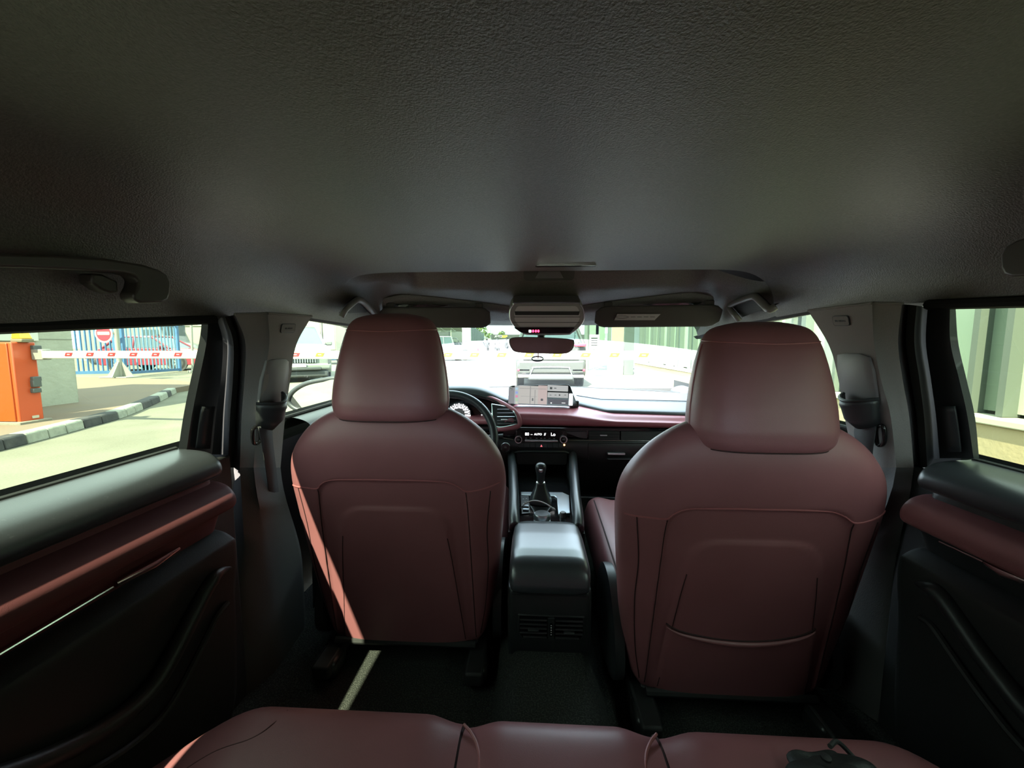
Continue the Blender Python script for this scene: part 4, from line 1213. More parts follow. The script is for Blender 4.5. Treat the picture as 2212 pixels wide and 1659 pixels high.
# ================================================================== GRAB HANDLES
hb = [(-140, 536), (0, 546), (120, 550), (230, 558), (310, 571), (346, 583), (363, 594), (370, 610), (369, 635), (364, 648), (352, 654), (305, 655), (292, 648), (288, 636), (297, 620), (300, 606), (292, 596), (270, 590), (180, 584), (60, 579), (0, 578), (-140, 574)]
gh = thing('grab_handle', at(200, 560, X=-.612), label='long dark grab handle above the left rear window', cat='grab handle')
op = [at(a_, b_, X=-.612) for a_, b_ in hb]
hbm = mat('dark_handle_plastic', (.060, .050, .048, 1), .40, bump=(600, .2, .0005))
build('grip', MB().loft([[v + Vector((-.024, 0, 0)) for v in op], op, ]), hbm, gh, bevel=.005, bseg=4)
g2 = thing('grab_handle', (.612, .45, 1.26), label='dark grab handle above the right rear window, cut by the edge', cat='grab handle')
op2 = [Vector((-v.x, v.y, v.z + .028)) for v in op][::-1]
build('grip', MB().loft([[v + Vector((.024, 0, 0)) for v in op2], op2]), hbm, g2, bevel=.005, bseg=4)
hk = [(198, 590), (222, 592), (256, 608), (256, 632), (240, 634), (220, 626), (200, 612)]
build('coat_hook', MB().prism([at(a_, b_, X=-.626) for a_, b_ in hk], (-.02, 0, 0)), hbm, gh, bevel=.003)
for nm_, lb_, pts, s in (('grab_handle', 'grey grab handle arch above the passenger front door', [(1597, 692), (1588, 681), (1576, 666), (1580, 658), (1604, 648), (1626, 641), (1634, 643), (1648, 656), (1662, 668), (1676, 662)], 1),
                      ('grab_handle', 'grey grab handle arch behind the driver headrest', [(738, 684), (748, 668), (766, 652), (774, 648), (784, 652), (798, 665), (811, 680)], -1)):
    X_ = .60 * s
    g = thing(nm_, at(pts[4][0], pts[4][1], X=X_), label=lb_, cat='grab handle')
    path = catmull([at(a_, b_, X=X_ + (s * .012 if i in (0, len(pts) - 1) else 0)) for i, (a_, b_) in enumerate(pts)], 44)
    build('grip', MB().tube(path, .0105, 10, flat=.8), mat('grey_handle', (.20, .195, .195, 1), .4), g, ang=180)
    c_ = sum(path, Vector()) / len(path)
    build('recess', MB().loft([[c_ + (v - c_) * k + Vector((s * d_, 0, dz)) for v in path] for k, d_, dz in ((1.02, .008, .010), (.7, .016, .006), (.3, .018, .0))]), INK, g, ang=60)

# ================================================================== SEAT BELTS
BELT = mat('black_belt_webbing', (.045, .047, .05, 1), .75, bump=(1500, .6, .0008))
def belt(label, s, cover, web):
    t = thing('seat_belt', side(cover[0][0], cover[0][1], s, .09), label=label, cat='seat belt')
    # guide cover: a half cup that bulges into the cabin
    rows = []
    for k, (xl, yl, xr, yr, bl) in enumerate(cover[2]):
        a_ = side(xl, yl, s, .092); b_ = side(xr, yr, s, .092)
        row = []
        for j in range(13):
            f = j / 12
            q_ = a_.lerp(b_, f)
            row.append(q_ + Vector((-s * bl * math.sin(math.pi * f) ** .7, 0, 0)) + Vector((0, 0, -.010 * math.sin(math.pi * f))))
        rows.append(row)
    build('belt_guide', MB().grid(rows), BLK, t, ang=60, solid=.003)
    build('guide_lip', MB().tube(rows[0], .0035, 8), BLK, t)
    rows2 = []
    for (xl, yl, xr, yr, ins) in web:
        rows2.append([side(xl, yl, s, ins), side((xl + xr) / 2, (yl + yr) / 2, s, ins + .001), side(xr, yr, s, ins)])
    n = len(rows2)
    cols_ = [catmull([r_[j] for r_ in rows2], 24) for j in range(3)]
    build('webbing', MB().grid(cols_), BELT, t, ang=80, solid=.0015)
    return t
belt('black seat belt hanging from the left centre pillar', -1,
     ((575, 850), (600, 850), [(553, 872, 610, 848, .030), (553, 885, 610, 868, .034), (553, 888, 609, 876, .030), (552, 905, 604, 896, .030), (553, 922, 588, 918, .018)]),
     [(558, 922, 588, 918, .10), (566, 960, 590, 955, .105), (574, 1010, 596, 1005, .105), (584, 1080, 604, 1075, .10), (592, 1140, 610, 1140, .09)])
belt('black seat belt hanging from the right centre pillar', 1,
     ((1850, 850), (1890, 850), [(1822, 850, 1899, 862, .030), (1823, 866, 1900, 872, .034), (1824, 874, 1900, 880, .030), (1832, 896, 1901, 900, .030), (1848, 914, 1902, 920, .018)]),
     [(1848, 912, 1892, 922, .10), (1845, 940, 1888, 950, .105), (1858, 970, 1884, 985, .105), (1868, 1010, 1890, 1025, .10)])
for s, lb_, c_ in ((-1, 'black plastic belt bracket low on the left centre pillar', [(546, 928), (560, 924), (562, 952), (548, 957)]), (1, 'black plastic belt bracket low on the right centre pillar', [(1893, 925), (1908, 922), (1910, 955), (1896, 960)])):
    o = build('belt_bracket', MB().tube(catmull([side(a_, b_, s, .092) for a_, b_ in c_], 20, closed=True), .004, 8, closed=True), PIANO, ang=180)
    tag(o, lb_, 'bracket')

# ================================================================== SIDE MIRROR
sm = thing('wing_mirror', (-.98, 1.62, .98), label='left wing mirror seen through the driver window', cat='mirror')
MO = [(622, 868), (630, 848), (655, 831), (690, 822), (740, 818), (748, 850), (735, 885), (700, 896), (668, 890), (640, 884)]
mo_ = catmull([at(a_, b_, Y=1.64) for a_, b_ in MO], 50, closed=True)
mc = sum(mo_, Vector()) / 50
build('mirror_housing', MB().loft([[mc + (v - mc) * k + Vector((0, d_, 0)) for v in mo_] for k, d_ in ((1.0, 0), (1.03, .02), (1.0, .07), (.8, .12), (.4, .14))]), mat('black_gloss_paint', (.02, .02, .022, 1), .2, coat=.5), sm, ang=60)
build('mirror_rim', MB().tube([mc + (v - mc) * .985 for v in mo_], .011, 8, closed=True), BLK, sm, ang=180)
gm = []
for v in mo_:
    w_ = mc + (v - mc) * .93 + Vector((0, -.004, 0))
    w_.y += -.03 * (w_.z - mc.z) - .04 * (w_.x - mc.x)
    gm.append(w_)
build('mirror_glass', MB().loft([gm, [v + Vector((0, .004, 0)) for v in gm]]), MATS['mirror_silver'], sm, ang=0)
build('mirror_arm', MB().tube([mc + Vector((.06, .08, -.05)), Vector((-.745, 1.80, .94))], [.03, .03], 12), BLK, sm)

# ================================================================== POUCH ON THE REAR SEAT
po = thing('black_pouch', at(1770, 1620, Z=.60), label='crumpled black pouch lying on the right of the rear seat', cat='pouch')
pc = at(1772, 1655, Z=.578)
rings = []
rnd = random.Random(3)
for k in range(9):
    a = k / 8
    r_ = .056 * math.sin(math.pi * (.10 + .82 * a)) ** .6
    rings.append([pc + Vector((r_ * 1.1 * math.cos(t) * (1 + .10 * math.sin(3 * t + k)) , r_ * .7 * math.sin(t) * (1 + .12 * math.cos(2 * t + k)) - .03, -.006 + .034 * a + .010 * math.sin(2 * t + 1) * a)) for t in [2*math.pi*j/28 for j in range(28)]])
PM = mat('black_pouch_cloth', (.02, .024, .024, 1), .55, bump=(300, .5, .001))
pb = build('pouch_body', MB().loft(rings), PM, po, ang=70, sub=1)
build('pouch_flap', MB().grid([[pc + Vector((-.042 + .084 * i / 8, -.05 + .06 * j / 6, .026 + .012 * math.sin(j * .9) + .006 * math.sin(i * 1.3) - .012 * abs(i - 4) / 4)) for i in range(9)] for j in range(7)]), PM, po, ang=180, solid=.002, sub=1)
build('pouch_cord', MB().tube(catmull([pc + Vector(v) for v in ((.01, .0, .030), (.03, .012, .024), (.05, .004, .006), (.065, -.02, -.004))], 20), .003, 8), PM, po)
build('snap_button', MB().lathe(Matrix.Translation(pc + Vector((-.01, -.02, .034))), [(.006, 0), (.006, .003), (.001, .004)], 14), INK, po)
# ================================================================== OUTSIDE: GROUND, KERB, PAVEMENT
ASPH = mat('pale_concrete_road', (.135, .133, .104, 1), .9, bump=(40, .5, .01), var=(1.3, (.175, .172, .138, 1), .3, .7), spec=.2)
g = build('ground', MB().grid([[Vector((x, y, 0)) for x in (-160, -40, 0, 40, 160)] for y in (-80, -20, 0, 40, 90, 260)]), ASPH, ang=0)
struct(g, 'pale sunlit concrete road surface')
KP = [at(px, py, Z=0) for px, py in ((-420, 1075), (-200, 1022), (0, 975), (66, 958), (148, 936), (183, 926), (260, 905), (310, 885), (347, 868), (382, 849))]
KP = catmull(KP, 200)
PAVE = mat('tan_pavement', (.17, .125, .085, 1), .9, bump=(60, .4, .006), var=(2, (.15, .115, .09, 1), .3, .7))
KH = .13
pv = thing('pavement', (-8, 6, 0), label='tan pavement behind the black and white kerb on the left', kind='structure')
pe = at(382, 836, Z=KH)
slab = [Vector((p.x - .06, p.y + .03, KH - .005)) for p in KP[::6]] + [Vector((pe.x - .2, pe.y + .9, KH - .005)), Vector((pe.x - 2.4, pe.y + 2.2, KH - .005)), Vector((-30, 14, KH - .005)), Vector((-30, 1.2, KH - .005))]
build('slab', MB().loft([[Vector((v.x, v.y, .0)) for v in slab], slab]), PAVE, pv, ang=20)
KW = mat('white_kerb_paint', (.30, .31, .26, 1), .8, bump=(25, .5, .01), var=(9, (.20, .21, .18, 1), .45, .75))
KB = mat('black_kerb_paint', (.035, .036, .04, 1), .85, bump=(25, .5, .01), var=(9, (.06, .06, .06, 1), .4, .7))
def kpx(i):     # screen x of a kerb sample, used only to read off where the painted blocks begin
    d = RM.transposed() @ (KP[i] - CAM); return 1106 + F * d.x / -d.z
edges = [(-420, 'b'), (-330, 'w'), (-240, 'b'), (-150, 'b'), (-90, 'w'), (-30, 'b'), (13, 'b'), (61, 'w'), (107, 'w'), (148, 'w'), (183, 'b'), (222, 'b'), (258, 'w'), (277, 'w'), (294, 'w'), (311, 'b'), (329, 'b'), (347, 'w'), (364, 'b'), (372, 'w'), (383, None)]
idx = [min(range(200), key=lambda i: abs(kpx(i) - e[0])) for e in edges]
for (e, i0, i1) in zip(edges, idx, idx[1:]):
    if i1 - i0 < 1: continue
    a, c = KP[i0], KP[i1]
    t = (c - a).normalized(); nrm = Vector((-t.y, t.x, 0))
    a2, c2 = a + t * .006, c - t * .006
    rg = []
    for q in (a2, c2):
        rg.append([q, q + nrm * .012 + Vector((0, 0, KH - .02)), q + nrm * .03 + Vector((0, 0, KH)), q + nrm * .17 + Vector((0, 0, KH)), q + nrm * .17])
    build('kerb_stone', MB().loft(rg), KW if e[1] == 'w' else KB, pv, ang=30, bevel=.008)

# ================================================================== BARRIER GATE
bx = Vector((-6.0, 4.74, 0))
bg = thing('barrier_gate', (-6.2, 4.75, .1), label='orange car park barrier with a long white boom across the lane', cat='barrier')
OR = mat('orange_paint', (.36, .066, .010, 1), .35, coat=.3)
OR2 = mat('orange_paint_off_sun', (.52, .075, .022, 1), .35, coat=.3)  # cabinet orange off the sunlit face; the light's difference put into the colour
nc = at(45, 913, Y=4.60)                       # near right bottom corner of the cabinet
xr_ = nc.x; zb_ = nc.z
yfar = at(87, 830, X=xr_).y
zt_ = at(42, 739, Y=4.60).z
x0 = xr_ - .55; ym_ = (4.60 + yfar) / 2; dp = yfar - 4.60
build('base_plinth', MB().box(((x0 + xr_) / 2, ym_, zb_ - .04), (.66, dp + .10, .10)), mat('concrete_plinth', (.20, .185, .15, 1), .9, bump=(30, .5, .01)), bg, bevel=.01)
cbn = build('cabinet', MB().box(((x0 + xr_) / 2, ym_, (zt_ + zb_) / 2), (xr_ - x0, dp, zt_ - zb_)), OR2, bg, bevel=.012)
build('cabinet_door', MB().box(((x0 + xr_) / 2 - .02, 4.595, (zt_ + zb_) / 2), (xr_ - x0 - .05, .02, zt_ - zb_ - .03)), OR, cbn, bevel=.006)
build('maker_plate', MB().plate(frame((xr_ + .001, ym_ + .03, zb_ + .05), (0, 1, 0), (0, 0, 1)), rr(.07, .035, .005), 0, .008), mat('pale_sticker', (.5, .45, .35, 1), .5), cbn)
for py_, h_ in ((751, .06), (818, .06), (828, .09), (843, .06)):
    q = at(82, py_, X=xr_ + .02)
    build('hinge_block', MB().box((xr_ + .015, q.y - .02, q.z), (.06, .09, h_)), mat('grey_hinge', (.08, .09, .09, 1), .5), cbn, bevel=.008)
# beacon
bq = at(48, 735, Y=ym_)
bc = build('beacon_base', MB().box((bq.x, ym_, zt_ + .02), (.16, .13, .045)), mat('beacon_grey', (.16, .14, .09, 1), .6), bg, bevel=.01)
build('beacon_lens', MB().loft([[Vector((bq.x + sx * (.075 - .02 * k) - .012 * k, ym_ + sy * (.06 - .012 * k), zt_ + .042 + .10 * k)) for sx, sy in ((-1, -1), (1, -1), (1, 1), (-1, 1))] for k in (0, .5, 1)]), mat('amber_lens', (.80, .42, .02, 1), .15, coat=.5), bc, bevel=.012)
# boom
A0 = at(80, 766, X=xr_ + .05)
A1 = at(1640, 768, Y=4.30)
ax = (A1 - A0).normalized()
hgt = .098
build('boom_socket', MB().box(A0.lerp(A1, .004) + Vector((.0, .02, 0)), (.16, .10, .14)), mat('socket_grey', (.28, .28, .26, 1), .5, .3), bg, bevel=.01)
BW = mat('white_boom_paint', (.52, .52, .45, 1), .45)
boom = build('boom', MB().loft([[q + Vector((0, -.025 + dy, dz * hgt / 2)) for dy, dz in ((0, -1), (0, 1), (.05, 1), (.05, -1))] for q in (A0, A1)]), BW, bg, bevel=.008)
boom['label'] = 'white boom with red and yellow slanted reflectors'
RR_ = mat('red_reflector', (.34, .025, .03, 1), .4); YR_ = mat('yellow_reflector', (.15, .125, .008, 1), .4); RT = mat('reflector_print', (.75, .55, .52, 1), .5)
fb = frame(A0, ax, (0, 0, 1))
n0 = (at(153, 762, Y=A0.y - .03) - A0).length
for k in range(24):
    d_ = n0 + .3145 * k
    if d_ > (A1 - A0).length - .1: break
    m_ = fb @ Matrix.Translation((d_, .004, .026))
    red = k < 11
    rf = build('reflector', MB().plate(m_, [(-.060, -.022), (.038, -.022), (.060, .022), (-.038, .022)], -.004, .0035), RR_ if red else YR_, boom)
    build('reflector_print', MB().plate(m_, rr(.040, .009, .003), .003, .0045), RT if red else BW, rf)

# ================================================================== GUARD HOUSE
gh_ = thing('guard_house', (-9.3, 4.6, .13), label='pale rendered guard house wall behind the orange barrier', cat='building')
CON = mat('cracked_render', (.40, .41, .34, 1), .9, bump=(14, .6, .015), var=(3, (.34, .35, .29, 1), .35, .7))
c1 = at(172, 868, Z=KH)          # far bottom corner of the long side wall
xw, yw = c1.x, c1.y
LW = 5.6
build('wall_block', MB().box((xw - 1.6, yw - LW / 2, 1.75), (3.2, LW, 3.3)), CON, gh_, bevel=.02)
for py_, h_ in ((733, .014), (757, .007)):
    q = at(140, py_, X=xw)
    build('score_line', MB().box((xw + .001, yw - LW / 2, q.z), (.012, LW - .02, h_)), mat('render_score', (.24, .25, .21, 1), .9), gh_)
wq1 = at(78, 737, X=xw)
fw = build('window_frame', MB().box((xw + .02, wq1.y - .75, wq1.z + .45), (.07, 1.5, .90)), mat('window_frame_white', (.6, .62, .54, 1), .6), gh_, bevel=.01)
for k in range(3):
    build('window_pane', MB().box((xw + .055, wq1.y - .30 - .45 * k, wq1.z + .48), (.02, .38, .70)), mat('dull_booth_glass', (.22, .27, .25, 1), .12), fw)
build('eaves', MB().box((xw - 1.6, yw - LW / 2, 3.45), (3.5, LW + .3, .16)), CON, gh_)

# ================================================================== NO-ENTRY SIGN
pb_ = at(261, 815, Z=KH)
ne = thing('no_entry_sign', pb_, label='round red no-entry sign on a pale steel post', cat='sign')
PST = mat('galvanised_post', (.30, .31, .27, 1), .5, .2)
build('post', MB().tube([pb_, pb_ + Vector((0, 0, 2.9))], .062, 14), PST, ne)
sc_ = at(224, 720, Y=pb_.y - .09)
fs = frame(sc_, (1, 0, 0), (0, 0, 1))
pl = build('sign_plate', MB().plate(fs, circ(.295, 48), -.006, .006), mat('sign_white', (.42, .41, .36, 1), .45), ne)
build('red_disc', MB().plate(fs, circ(.240, 48), .004, .0085), mat('sign_red', (.36, .028, .05, 1), .4), pl)
build('white_bar', MB().plate(fs, rr(.40, .095, .02), .006, .0115), MATS['sign_white'], pl)
build('sign_bracket', MB().box((lerp(sc_.x, pb_.x, .5), pb_.y - .06, sc_.z), (abs(sc_.x - pb_.x), .03, .05)), PST, ne)
build('base_plate', MB().box(pb_ + Vector((0, 0, .012)), (.9, .5, .025)), PST, ne, bevel=.004)
for a in range(4):
    t = math.radians(45 + 90 * a) if False else math.radians(90 * a + 12)
    d_ = Vector((math.cos(t), math.sin(t), 0))
    build('base_gusset', MB().prism([pb_ + d_ * .05 + Vector((0, 0, .02)), pb_ + d_ * .36 + Vector((0, 0, .02)), pb_ + d_ * .06 + Vector((0, 0, .50))], Vector((-d_.y, d_.x, 0)) * .03), PST, ne)

# ================================================================== BLUE FENCE AND GATE
BLU = mat('blue_paint', (.045, .125, .26, 1), .45, var=(3, (.06, .16, .30, 1), .3, .7))
BLU2 = mat('pale_blue_paint', (.13, .27, .36, 1), .45, var=(4, (.09, .2, .32, 1), .3, .7))
def fence(name, label, a, c, zt0, zt1, nbar, m, mb_, cat):
    """a, c: base points of the two ends"""
    t = thing(name, a, label=label, cat=cat)
    d = (c - a); L_ = d.length; d.normalize()
    up = Vector((0, 0, 1))
    for nm_, z0, z1, h in (('bottom_rail', .10, .10, .10), ('top_rail', zt0, zt1, .10)):
        p0, p1 = a + up * z0, c + up * z1
        build(nm_, MB().loft([[q + up * dz + Vector((d.y, -d.x, 0)) * dn for dz, dn in ((-h/2, -.03), (h/2, -.03), (h/2, .03), (-h/2, .03))] for q in (p0, p1)]), m, t)
    for q, zz in ((a, zt0), (c, zt1)):
        build('end_post', MB().box(q + up * (zz / 2 + .04), (.09, .09, zz + .02)), m, t)
    for k in range(1, nbar):
        f = k / nbar
        q = a.lerp(c, f); zz = lerp(zt0, zt1, f)
        build('bar', MB().box(q + up * (zz / 2 + .04), (.034, .034, zz - .10)), mb_, t)
    return t
fa, fc_ = at(272, 812, Z=.05), at(389, 803, Z=0.0)
fence('fence_gate', 'open blue barred gate leaf behind the no-entry sign', fa, Vector((fc_.x, fc_.y, .0)), 1.95, 1.98, 15, BLU, BLU2, 'gate')
fl0, fl1 = at(150, 812, Z=KH), at(255, 810, Z=KH)
fence('barred_fence', 'dark blue barred fence between guard house and sign', fl0, fl1, 2.1, 2.1, 10, BLU, BLU, 'fence')

# ================================================================== CARS
GLS = mat('car_glass', (.06, .085, .09, 1), .06)
GLSB = mat('car_glass_sky', (.08, .11, .13, 1), .08)
TYR = mat('tyre_rubber', (.018, .018, .018, 1), .8)
RIM = mat('alloy_rim', (.42, .42, .42, 1), .3, .7)
TAIL = mat('tail_lamp_red', (.45, .02, .04, 1), .25, coat=.5)
LAMP = mat('head_lamp', (.55, .56, .56, 1), .12, coat=.6)
DKP = mat('dark_bumper_plastic', (.045, .05, .05, 1), .6)
PLT = mat('number_plate', (.55, .55, .52, 1), .5)
def car(name, label, loc, rz, prof, roof, W_, paint, wheel_r=.36, wb=None, glass=GLS, front=None, rear=None, cat='car', bed=None):
    """prof: side outline of the lower body [(y,z)...] front is +y; roof: [(y_belt_rear, y_roof_rear, y_roof_front, y_belt_front, z_belt, z_roof)]"""
    t = thing(name, loc, rz, label=label, cat=cat)
    hw = W_ / 2
    L0, L1 = min(p_[0] for p_ in prof), max(p_[0] for p_ in prof)
    rings = []
    for x, k, dz in ((-hw, .97, .0), (-hw * .965, .99, .012), (-hw * .88, 1, .03), (0, 1.0, .045), (hw * .88, 1, .03), (hw * .965, .99, .012), (hw, .97, .0)):
        rings.append([Vector((x, y * k, z + (dz if z > .8 else 0))) for y, z in prof])
    build('body', MB().loft(rings), paint, t, ang=35, bevel=.05, bseg=3, local=True)
    if roof:
        yb, yr, yf, ybf, zb, zr = roof
        r = []
        for f in (0, .5, .9, 1.0):
            a_, c_ = lerp(yb, yr, f), lerp(ybf, yf, f); w = lerp(hw * .94, hw * .74, f); z = lerp(zb, zr, f)
            r.append([Vector((-w, a_, z)), Vector((w, a_, z)), Vector((w, c_, z)), Vector((-w, c_, z))])
        build('glasshouse', MB().loft(r), glass, t, bevel=.04, local=True)
        w = hw * .76
        build('roof', MB().loft([[Vector((-w * k, yr - .03, z)), Vector((w * k, yr - .03, z)), Vector((w * k, yf + .04, z)), Vector((-w * k, yf + .04, z))] for k, z in ((1.02, zr - .05), (1.0, zr + .0), (.85, zr + .035))]), paint, t, bevel=.03, local=True)
        for sx in (-1, 1):
            build('windscreen_pillar', MB().tube([Vector((sx * hw * .93, ybf + .01, zb)), Vector((sx * hw * .75, yf + .01, zr))], .04, 8), paint, t, local=True)
            build('rear_pillar', MB().tube([Vector((sx * hw * .93, yb - .01, zb)), Vector((sx * hw * .75, yr - .01, zr))], .055, 8), paint, t, local=True)
            ym = (yr + yf) / 2
            build('door_pillar', MB().tube([Vector((sx * hw * .945, ym, zb)), Vector((sx * hw * .755, ym, zr))], .035, 8), paint, t, local=True)
            build('door_mirror', MB().box(Vector((sx * (hw + .10), ybf - .25, zb + .06)), (.22, .14, .16)), paint, t, bevel=.04, local=True)
    wbl = wb or (L0 + .85, L1 - .85)
    for sx in (-1, 1):
        for y in wbl:
            m_ = Matrix.Translation((sx * (hw - .10), y, wheel_r)) @ Matrix.Rotation(math.radians(90 * sx), 4, 'Y')
            r_ = wheel_r
            ty = build('wheel', MB().lathe(m_, [(r_ * .66, -.10), (r_ * .95, -.10), (r_, -.07), (r_, .07), (r_ * .95, .105), (r_ * .70, .115), (r_ * .66, .08)], 28), TYR, t, local=True)
            rm = build('rim', MB().lathe(m_, [(r_ * .66, .0), (r_ * .68, .10), (r_ * .60, .10), (r_ * .58, .05), (r_ * .2, .05), (r_ * .18, .10), (.001, .10)], 28), mat('rim_shade', (.10, .10, .10, 1), .5), ty, local=True)
            for k in range(6):
                mm = m_ @ Matrix.Rotation(2 * math.pi * k / 6, 4, 'Z')
                build('spoke', MB().plate(mm, [(r_ * .12, -.03), (r_ * .64, -.05), (r_ * .64, .05), (r_ * .12, .03)], .07, .105), RIM, ty, local=True)
            build('wheel_arch', MB().lathe(Matrix.Translation((sx * (hw - .015), y, wheel_r)) @ Matrix.Rotation(math.radians(90), 4, 'Y'), [(r_ * 1.16, -.02), (r_ * 1.16, .02), (.01, .02)], 28), DKP, t, local=True)
    if front: front(t, hw, L1)
    if rear: rear(t, hw, L0)
    return t
def lbox(name, t, c, d, m, bev=.015, par=None):
    return build(name, MB().box(c, d), m, par or t, bevel=bev, local=True)

# --- dark SUV waiting ahead of the boom
def suv_rear(t, hw, y):
    lbox('tailgate', t, (0, y + .02, .99), (1.50, .10, .50), MATS['suv_grey'], .05)
    lbox('rear_window', t, (0, y + .27, 1.36), (1.30, .06, .34), GLSB, .03)
    lbox('roof_spoiler', t, (0, y + .40, 1.62), (1.28, .30, .05), MATS['suv_grey'], .02)
    lbox('lamp_bar', t, (0, y - .015, 1.14), (1.62, .06, .035), TAIL, .01)
    for sx in (-1, 1):
        lbox('tail_lamp', t, (sx * .76, y - .02, 1.14), (.30, .08, .08), TAIL, .02)
        lbox('bumper_reflector', t, (sx * .72, y - .075, .485), (.34, .05, .065), TAIL, .015)
        lbox('exhaust_tip', t, (sx * .70, y - .07, .33), (.34, .08, .09), CHR, .03)
    lbox('number_plate', t, (0, y - .05, .92), (.52, .03, .12), PLT, .005)
    tub = MB().tube(catmull([Vector(v) for v in ((-.66, y - .06, 1.02), (-.64, y - .065, .86), (-.50, y - .07, .80), (0, y - .07, .80), (.50, y - .07, .80), (.64, y - .065, .86), (.66, y - .06, 1.02))], 50), .018, 8)
    build('chrome_surround', tub, WHT, t, local=True)
    lbox('rear_bumper', t, (0, y - .02, .56), (1.78, .16, .36), MATS['suv_grey'], .06)
    lbox('lower_diffuser', t, (0, y - .05, .30), (1.2, .14, .16), DKP, .04)
    tub = MB().tube(catmull([Vector(v) for v in ((-.55, y - .11, .36), (-.48, y - .12, .52), (-.40, y - .12, .56), (.40, y - .12, .56), (.48, y - .12, .52), (.55, y - .11, .36))], 40), .015, 8)
    build('diffuser_trim', tub, SIL, t, local=True)
mat('suv_grey', (.040, .043, .038, 1), .35, coat=.4)
spz = [(-2.33, .34), (-2.36, .60), (-2.28, 1.16), (-1.2, 1.17), (.7, 1.15), (1.0, 1.08), (2.1, .98), (2.3, .78), (2.33, .40), (2.1, .24), (-2.1, .24)]
sx_ = at(1190, 760, Y=10.4)
car('parked_car', 'dark grey SUV seen from behind, just beyond the white boom', (sx_.x, 10.4 + 2.3, 0), math.radians(0), spz, (-2.22, -1.75, .15, .95, 1.15, 1.70), 1.86, MATS['suv_grey'], .37, rear=suv_rear)

# --- white pick-up
mat('white_car_paint', (.17, .175, .17, 1), .35, coat=.4)
WP = MATS['white_car_paint']
pkp = [(-2.6, .50), (-2.65, .95), (-2.6, 1.10), (.1, 1.10), (1.35, 1.12), (2.35, 1.02), (2.55, .82), (2.6, .50), (2.4, .38), (-2.4, .42)]
def pk_front(t, hw, y):
    lbox('grille', t, (0, y - .03, .86), (1.0, .08, .22), DKP, .03)
    lbox('front_bumper', t, (0, y, .55), (1.8, .18, .26), WP, .06)
    for sx in (-1, 1): lbox('head_lamp', t, (sx * .72, y - .06, .90), (.34, .12, .18), LAMP, .04)
def pk_rear(t, hw, y):
    tub = MB().tube(catmull([Vector(v) for v in ((-.78, y + 1.45, 1.1), (-.74, y + 1.60, 1.60), (.74, y + 1.60, 1.60), (.78, y + 1.45, 1.1))], 30), .035, 8)
    build('roll_bar', tub, DKP, t, local=True)
    lbox('tailgate', t, (0, y, .80), (1.7, .06, .5), WP, .02)
    for sx in (-1, 1): lbox('tail_lamp', t, (sx * .80, y + .02, .85), (.16, .08, .34), TAIL, .02)
pq = at(952, 779, Z=0)
car('parked_car', 'white double-cab pick-up parked ahead on the left', (pq.x, pq.y, 0), math.radians(118), pkp, (-.75, -.62, .55, 1.25, 1.10, 1.74), 1.82, WP, .38, wb=(-1.6, 1.55), front=pk_front, rear=pk_rear)
# --- pale car facing us beside the pick-up
hat = [(-2.0, .36), (-2.05, .62), (-1.9, .95), (-1.0, .98), (.7, .97), (1.6, .82), (1.95, .68), (2.0, .40), (1.85, .24), (-1.85, .24)]
def ht_front(t, hw, y):
    lbox('grille', t, (0, y - .02, .62), (.9, .08, .14), DKP, .03)
    lbox('number_plate', t, (0, y + .02, .45), (.52, .04, .11), PLT, .005)
    lbox('air_intake', t, (0, y - .02, .34), (1.3, .1, .14), DKP, .03)
    for sx in (-1, 1): lbox('head_lamp', t, (sx * .66, y - .10, .70), (.36, .16, .14), LAMP, .04)
hq = at(1018, 774, Z=0)
car('parked_car', 'white saloon facing the boom, right of the pick-up', (hq.x, hq.y + 1.2, 0), math.radians(176), hat, (-1.75, -1.2, .05, .85, .97, 1.48), 1.76, WP, .32, glass=GLSB, front=ht_front)
# --- pale SUV with an upright chrome grille, behind the boom on the left
def ch_front(t, hw, y):
    gr = lbox('grille', t, (0, y + .0, .76), (1.04, .08, .34), DKP, .03)
    for k in range(15):
        lbox('grille_bar', t, (-.485 + .069 * k, y + .05, .76), (.030, .05, .32), SIL, .006, gr)
    lbox('front_bumper', t, (0, y + .0, .48), (1.86, .20, .20), MATS['pale_suv_paint'], .06)
    lbox('number_plate', t, (0, y + .12, .53), (.46, .03, .11), PLT, .005)
    lbox('lower_intake', t, (0, y + .05, .42), (1.3, .18, .10), DKP, .03)
    lbox('skid_panel', t, (0, y - .05, .26), (1.7, .2, .22), DKP, .05)
    for sx in (-1, 1):
        lbox('head_lamp', t, (sx * .75, y - .02, .90), (.40, .14, .06), LAMP, .02)
        lbox('fog_slot', t, (sx * .86, y + .06, .62), (.05, .06, .30), DKP, .02)
mat('pale_suv_paint', (.17, .19, .165, 1), .3, coat=.5)
sp2 = [(-2.3, .40), (-2.35, .7), (-2.25, 1.15), (.8, 1.16), (1.1, 1.14), (2.2, 1.08), (2.33, .95), (2.35, .45), (2.2, .28), (-2.1, .28)]
cq = at(615, 826, Z=0)
car('parked_car', 'pale SUV with upright chrome grille, left of the driver headrest', (cq.x - .85, cq.y + 1.9, 0), math.radians(214), sp2, (-2.1, -1.7, .2, 1.0, 1.15, 1.78), 1.92, MATS['pale_suv_paint'], .40, glass=GLSB, front=ch_front)
